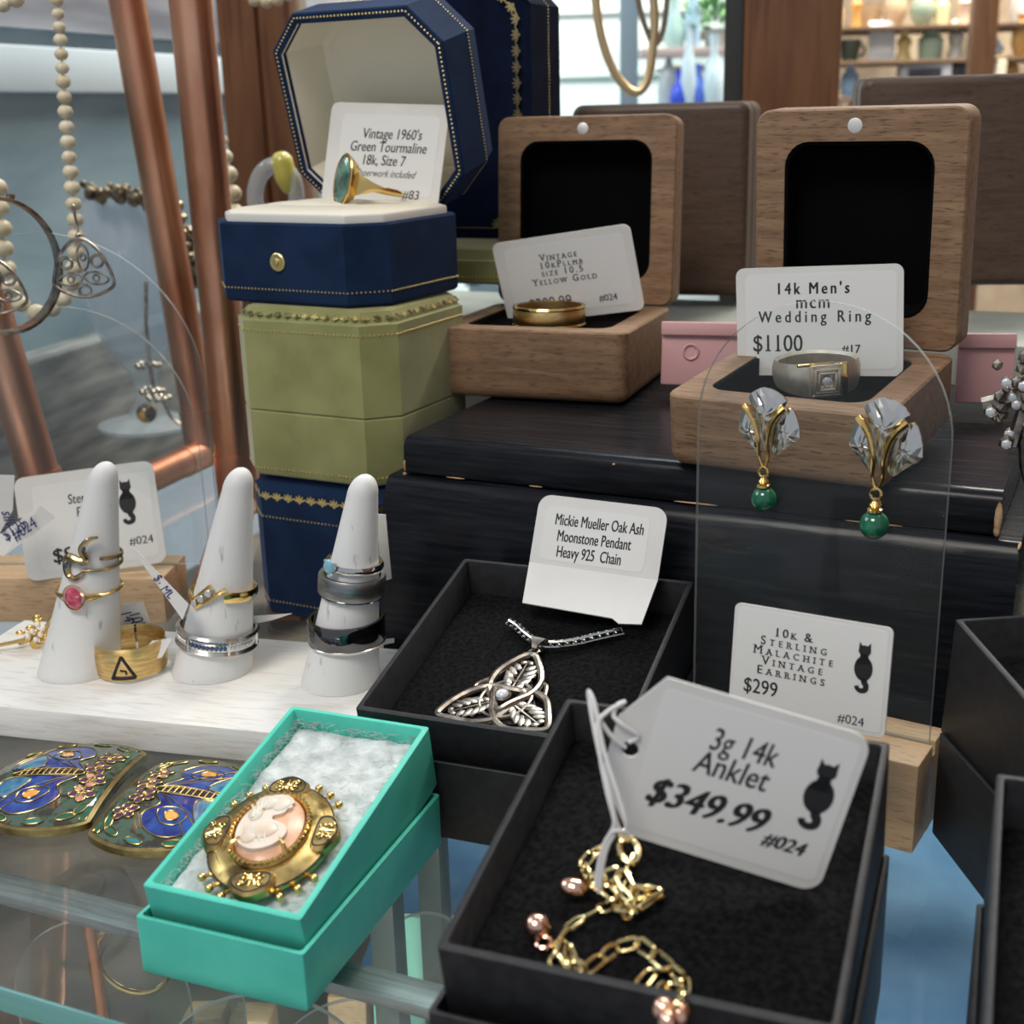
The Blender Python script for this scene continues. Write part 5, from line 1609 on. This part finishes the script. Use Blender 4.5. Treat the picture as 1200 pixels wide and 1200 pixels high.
for k, (px, lab) in enumerate((((452, 1080), 'dark grey upright bar under the shelf beside the turquoise box'), ((506, 1010), 'dark grey upright bar standing in front of the blue cloth'))):
    p, q = at(px[0], px[1] - 30, z=-40), at(px[0] - 4, px[1] + 70, z=-112)
    b = NB(); box(b, (0, 0, 40), (7, 7, 90), bev=.5); o = obj('upright_bar', b, mat('dark_grey_metal', (.09, .11, .11), .5, .3), None, frame((p.x, p.y, -122), -20)); tag(o, lab, 'bar')
for k, (px, lab) in enumerate((((512, 1096), 'white earring card with gold studs below the glass shelf'), ((478, 1098), 'mint green card below the glass shelf'))):
    p = at(*px, z=-70)
    t = thing('earring_card', lab, 'card', frame((p.x, p.y, -122), -6))
    b = NB(); box(b, (0, 0, 32), (24, .6, 44), RX(-8), bev=.2); obj('paper', b, m_card if k == 0 else mat('mint_card', (.3, .68, .56), .6), t)
    if k == 0:
        for x in (-3, 4): 
            b = NB(); ball(b, (x, -4.5, 36), 2.2); obj('stud', b, m_pgold, t)

# gold hoop necklace in the window
h0 = at(745, 108, y=760)
Hh = lambda x, y_: at(x, y_, y=760) - h0
b = NB(); tube(b, smooth_path([Hh(696, -40), Hh(699, 10), Hh(707, 52), Hh(722, 88), Hh(742, 108), Hh(757, 98), Hh(764, 66), Hh(767, 20), Hh(762, -40)], 8), 2.5, 10)
o = obj('gold_necklace', b, mat('satin_gold', (.8, .6, .34), .35, .8), None, frame(h0)); tag(o, 'thick gold collar hanging in front of the bright window', 'necklace')
b = NB(); tube(b, smooth_path([Hh(742, -40), Hh(750, 10), Hh(759, 38), Hh(768, 52), Hh(778, 30), Hh(784, -30)], 8), 1.6, 8)
o = obj('beaded_necklace', b, mat('brown_cord', (.2, .16, .12), .6), None, frame(h0)); tag(o, 'thin brown cord necklace beside the gold collar in the window', 'necklace')

# ---------------------------------------------------------------- shop behind the case
def simple(name, label, cat, bm, m, p, yaw=0, group=None):
    o = obj(name, bm, m, None, frame(p, yaw)); return tag(o, label, cat, group)
SH = {}
def cm(c, rough=.4, **k):
    key = (tuple(c), rough)
    if key not in SH: SH[key] = mat('glaze_%d' % len(SH), c, rough, **k)
    return SH[key]
m_shopwood = wood('shop_shelf_wood', (.16, .09, .05), (.26, .16, .09), (.1, .06, .03), (1, 9, 9), 8)
YS = 1700
p0, p1 = at(925, 60, y=YS), at(1290, 60, y=YS)
m_backp = noise_col(mat('tan_shop_wall', (.2, .14, .09), .7), (.1, .07, .045), (.36, .27, .18), 9)
b = NB(); box(b, ((p0.x+p1.x)/2 + 330, YS + 330, 100), (p1.x - p0.x + 700, 10, 900)); struct('wall_back', b, m_backp)
tiers = []
names = ('lowest', 'lower', 'middle', 'upper')
for k, py in enumerate((158, 112, 70, 30)):
    q = at(1060, py, y=YS)
    b = NB(); box(b, (0, 60, -2.6), (p1.x - p0.x + 200, 150, 5), bev=.6)
    simple('shop_shelf', '%s wooden shop shelf seen over the right walnut boxes' % names[k], 'shelf', b, m_shopwood, (q.x, YS, q.z))
    tiers.append(q.z)
random.seed(33)
cols = [('white', (.85, .84, .8)), ('white', (.85, .84, .8)), ('cream', (.85, .74, .54)), ('cream', (.85, .74, .54)), ('pale yellow', (.85, .76, .4)), ('ivory', (.85, .8, .68)), ('amber', (.65, .32, .08)), ('turquoise', (.12, .5, .5)), ('brown', (.22, .12, .07)), ('pink', (.7, .4, .36)), ('sage green', (.35, .42, .3)), ('pale blue', (.4, .6, .8)), ('black', (.03, .03, .035)), ('gold', (.75, .55, .2)), ('peach', (.8, .52, .36)), ('tan', (.6, .42, .25))]
ordn = ['first', 'second', 'third', 'fourth', 'fifth', 'sixth', 'seventh', 'eighth', 'ninth', 'tenth', 'eleventh', 'twelfth', 'thirteenth', 'fourteenth', 'fifteenth', 'sixteenth', 'seventeenth', 'eighteenth']
q_t = at(1085, 92, y=YS)
for k, z in enumerate(tiers):
    x = at(944, 60, y=YS).x
    x_end = at(1012 if k == 0 else 1200, 60, y=YS).x
    i = 0
    while x < x_end and i < 18:
        if k == 1 and q_t.x - 50 < x + 30 < q_t.x + 75: x += 12; continue
        kind = random.choice(['vase', 'bottle', 'jar', 'frame', 'figurine', 'cup', 'book'])
        cn, cc = random.choice(cols)
        hgt = random.uniform(38, 52); wd2 = random.uniform(20, 34)
        b = NB()
        if kind == 'vase': lathe(b, [(0, 0), (wd2*.28, 0), (wd2*.5, hgt*.35), (wd2*.42, hgt*.65), (wd2*.18, hgt*.85), (wd2*.26, hgt), (wd2*.2, hgt), (0, hgt*.8)], 20)
        elif kind == 'bottle': lathe(b, [(0, 0), (wd2*.36, 0), (wd2*.38, hgt*.55), (wd2*.14, hgt*.72), (wd2*.14, hgt), (0, hgt)], 20)
        elif kind == 'jar': lathe(b, [(0, 0), (wd2*.42, 0), (wd2*.46, hgt*.6), (wd2*.3, hgt*.72), (wd2*.34, hgt*.78), (wd2*.3, hgt*.84), (0, hgt*.9)], 20)
        elif kind == 'frame':
            box(b, (0, 0, hgt*.5), (wd2, 3, hgt), RX(-10), bev=1); box(b, (0, -2.5, hgt*.5), (wd2*.7, 1, hgt*.7), RX(-10))
        elif kind == 'figurine':
            lathe(b, [(0, 0), (wd2*.3, 0), (wd2*.2, hgt*.3), (wd2*.3, hgt*.55), (wd2*.12, hgt*.7), (0, hgt*.72)], 18); ball(b, (0, 0, hgt*.82), wd2*.22)
        elif kind == 'cup':
            lathe(b, [(0, 0), (wd2*.3, 0), (wd2*.45, hgt*.55), (wd2*.4, hgt*.55), (wd2*.26, 3), (0, 3)], 20); tube(b, [(wd2*.42 + 6*sin(pi*q/8), 0, hgt*.12 + hgt*.32*q/8) for q in range(9)], 1.8, 8)
        else:
            box(b, (0, 0, hgt*.5), (wd2*.5, 34, hgt), bev=1); box(b, (0, -.6, hgt*.5), (wd2*.36, 34, hgt*.94))
        simple('shop_' + kind.replace('frame', 'picture'), '%s %s, %s from the left on the %s shop shelf' % (cn, kind, ordn[i], names[k]), kind, b, cm(cc, random.choice((.15, .3, .5))), (x + wd2*.5, YS + random.uniform(0, 60), z))
        x += wd2 * random.uniform(.85, 1.0); i += 1
pq = at(1150, 60, y=1450)
b = NB(); box(b, (0, 0, 100), (26, 26, 700), bev=2); struct('trim_7', b, m_post, frame((pq.x, 1450, 0), -10))
q = Vector((q_t.x, YS + 10, tiers[1] + 20))
t = thing('card_reader', 'grey till unit with a black panel among the shop shelves', 'till', frame((q.x, q.y, tiers[1]), -8))
b = NB(); box(b, (0, 0, 20), (62, 40, 40), bev=4); obj('housing', b, cm((.36, .34, .33), .5), t)
b = NB(); box(b, (-2, -20.5, 26), (40, 2, 12), bev=.8); obj('slot', b, cm((.03, .03, .035), .4), t)
b = NB(); box(b, (42, -4, 18), (16, 10, 36), bev=1.5); obj('black_panel', b, cm((.03, .03, .035), .4), t)

# garden side of the window: plank shelf with glassware and a plant
YG = 1420
q0, q1 = at(764, 56, y=YG), at(862, 50, y=YG)
b = NB(); box(b, (0, 20, 0), (q1.x - q0.x + 20, 50, 9), bev=1); simple('window_shelf', 'pale pink plank shelf outside the window', 'shelf', b, mat('pink_plank', (.66, .5, .46), .6), ((q0.x+q1.x)/2, YG, q0.z - 5))
qb = at(764, 132, y=YG)
b = NB(); box(b, (0, 20, 0), (q1.x - q0.x + 60, 60, 10), bev=1); simple('window_shelf', 'lower blue plank shelf outside the window', 'shelf', b, mat('blue_plank', (.3, .48, .8), .6), ((q0.x+q1.x)/2, YG, qb.z - 4))
for px, wpx, hh, cc, lab in ((795, 10, 40, (.05, .1, .7), 'cobalt blue bottle on the left of the lower window shelf'), (818, 9, 46, (.1, .2, .75), 'cobalt blue bottle on the right of the lower window shelf'), (783, 12, 66, (.6, .62, .6), 'tall pale glass vase left of the blue bottles'), (806, 10, 84, (.72, .85, .9), 'tall white vase between the blue bottles'), (836, 14, 74, (.7, .82, .85), 'wide white vase at the right of the lower window shelf')):
    q = at(px, 130, y=YG - 4 if cc[2] > .68 else YG + 20); w_ = wpx*.95
    b = NB(); lathe(b, [(0, 0), (w_*.8, 0), (w_, hh*.3), (w_*.7, hh*.6), (w_*.3, hh*.75), (w_*.4, hh), (0, hh)], 20)
    simple('vase' if 'vase' in lab else 'bottle', lab, 'vase' if 'vase' in lab else 'bottle', b, cm(cc, .12), (q.x, q.y, qb.z + 1))
for px, wpx, hh, cc, lab in ((790, 12, 50, (.6, .8, .72), 'pale green jar on the upper window shelf'), (812, 9, 70, (.55, .72, .88), 'pale blue bottle on the upper window shelf')):
    q = at(px, 52, y=YG + 8); w_ = wpx
    b = NB(); lathe(b, [(0, 0), (w_*.8, 0), (w_, hh*.4), (w_*.4, hh*.7), (w_*.45, hh), (0, hh)], 20)
    simple('jar' if 'jar' in lab else 'bottle', lab, 'jar' if 'jar' in lab else 'bottle', b, cm(cc, .12), (q.x, q.y, q0.z))
q = at(838, 40, y=YG + 20)
t = thing('potted_plant', 'leafy green plant on the upper window shelf', 'plant', frame((q.x, q.y, q0.z)))
b = NB(); lathe(b, [(0, 0), (10, 0), (13, 18), (11, 18), (0, 15)], 20); obj('pot', b, cm((.4, .42, .4), .5), t)
b = NB()
random.seed(3)
for k in range(70):
    a, e_, l_ = random.uniform(0, 360), random.uniform(5, 85), random.uniform(14, 46)
    M = T(0, 0, 16) @ RZ(a) @ RY(-e_) @ T(l_, 0, 0) @ RX(random.uniform(-50, 50))
    plate(b, circ(7, 8, ry=3.2), 0, .5, M)
obj('leaves', b, noise_col(mat('leaf_green', (.08, .26, .07), .5), (.05, .17, .05), (.16, .36, .1), 40), t)
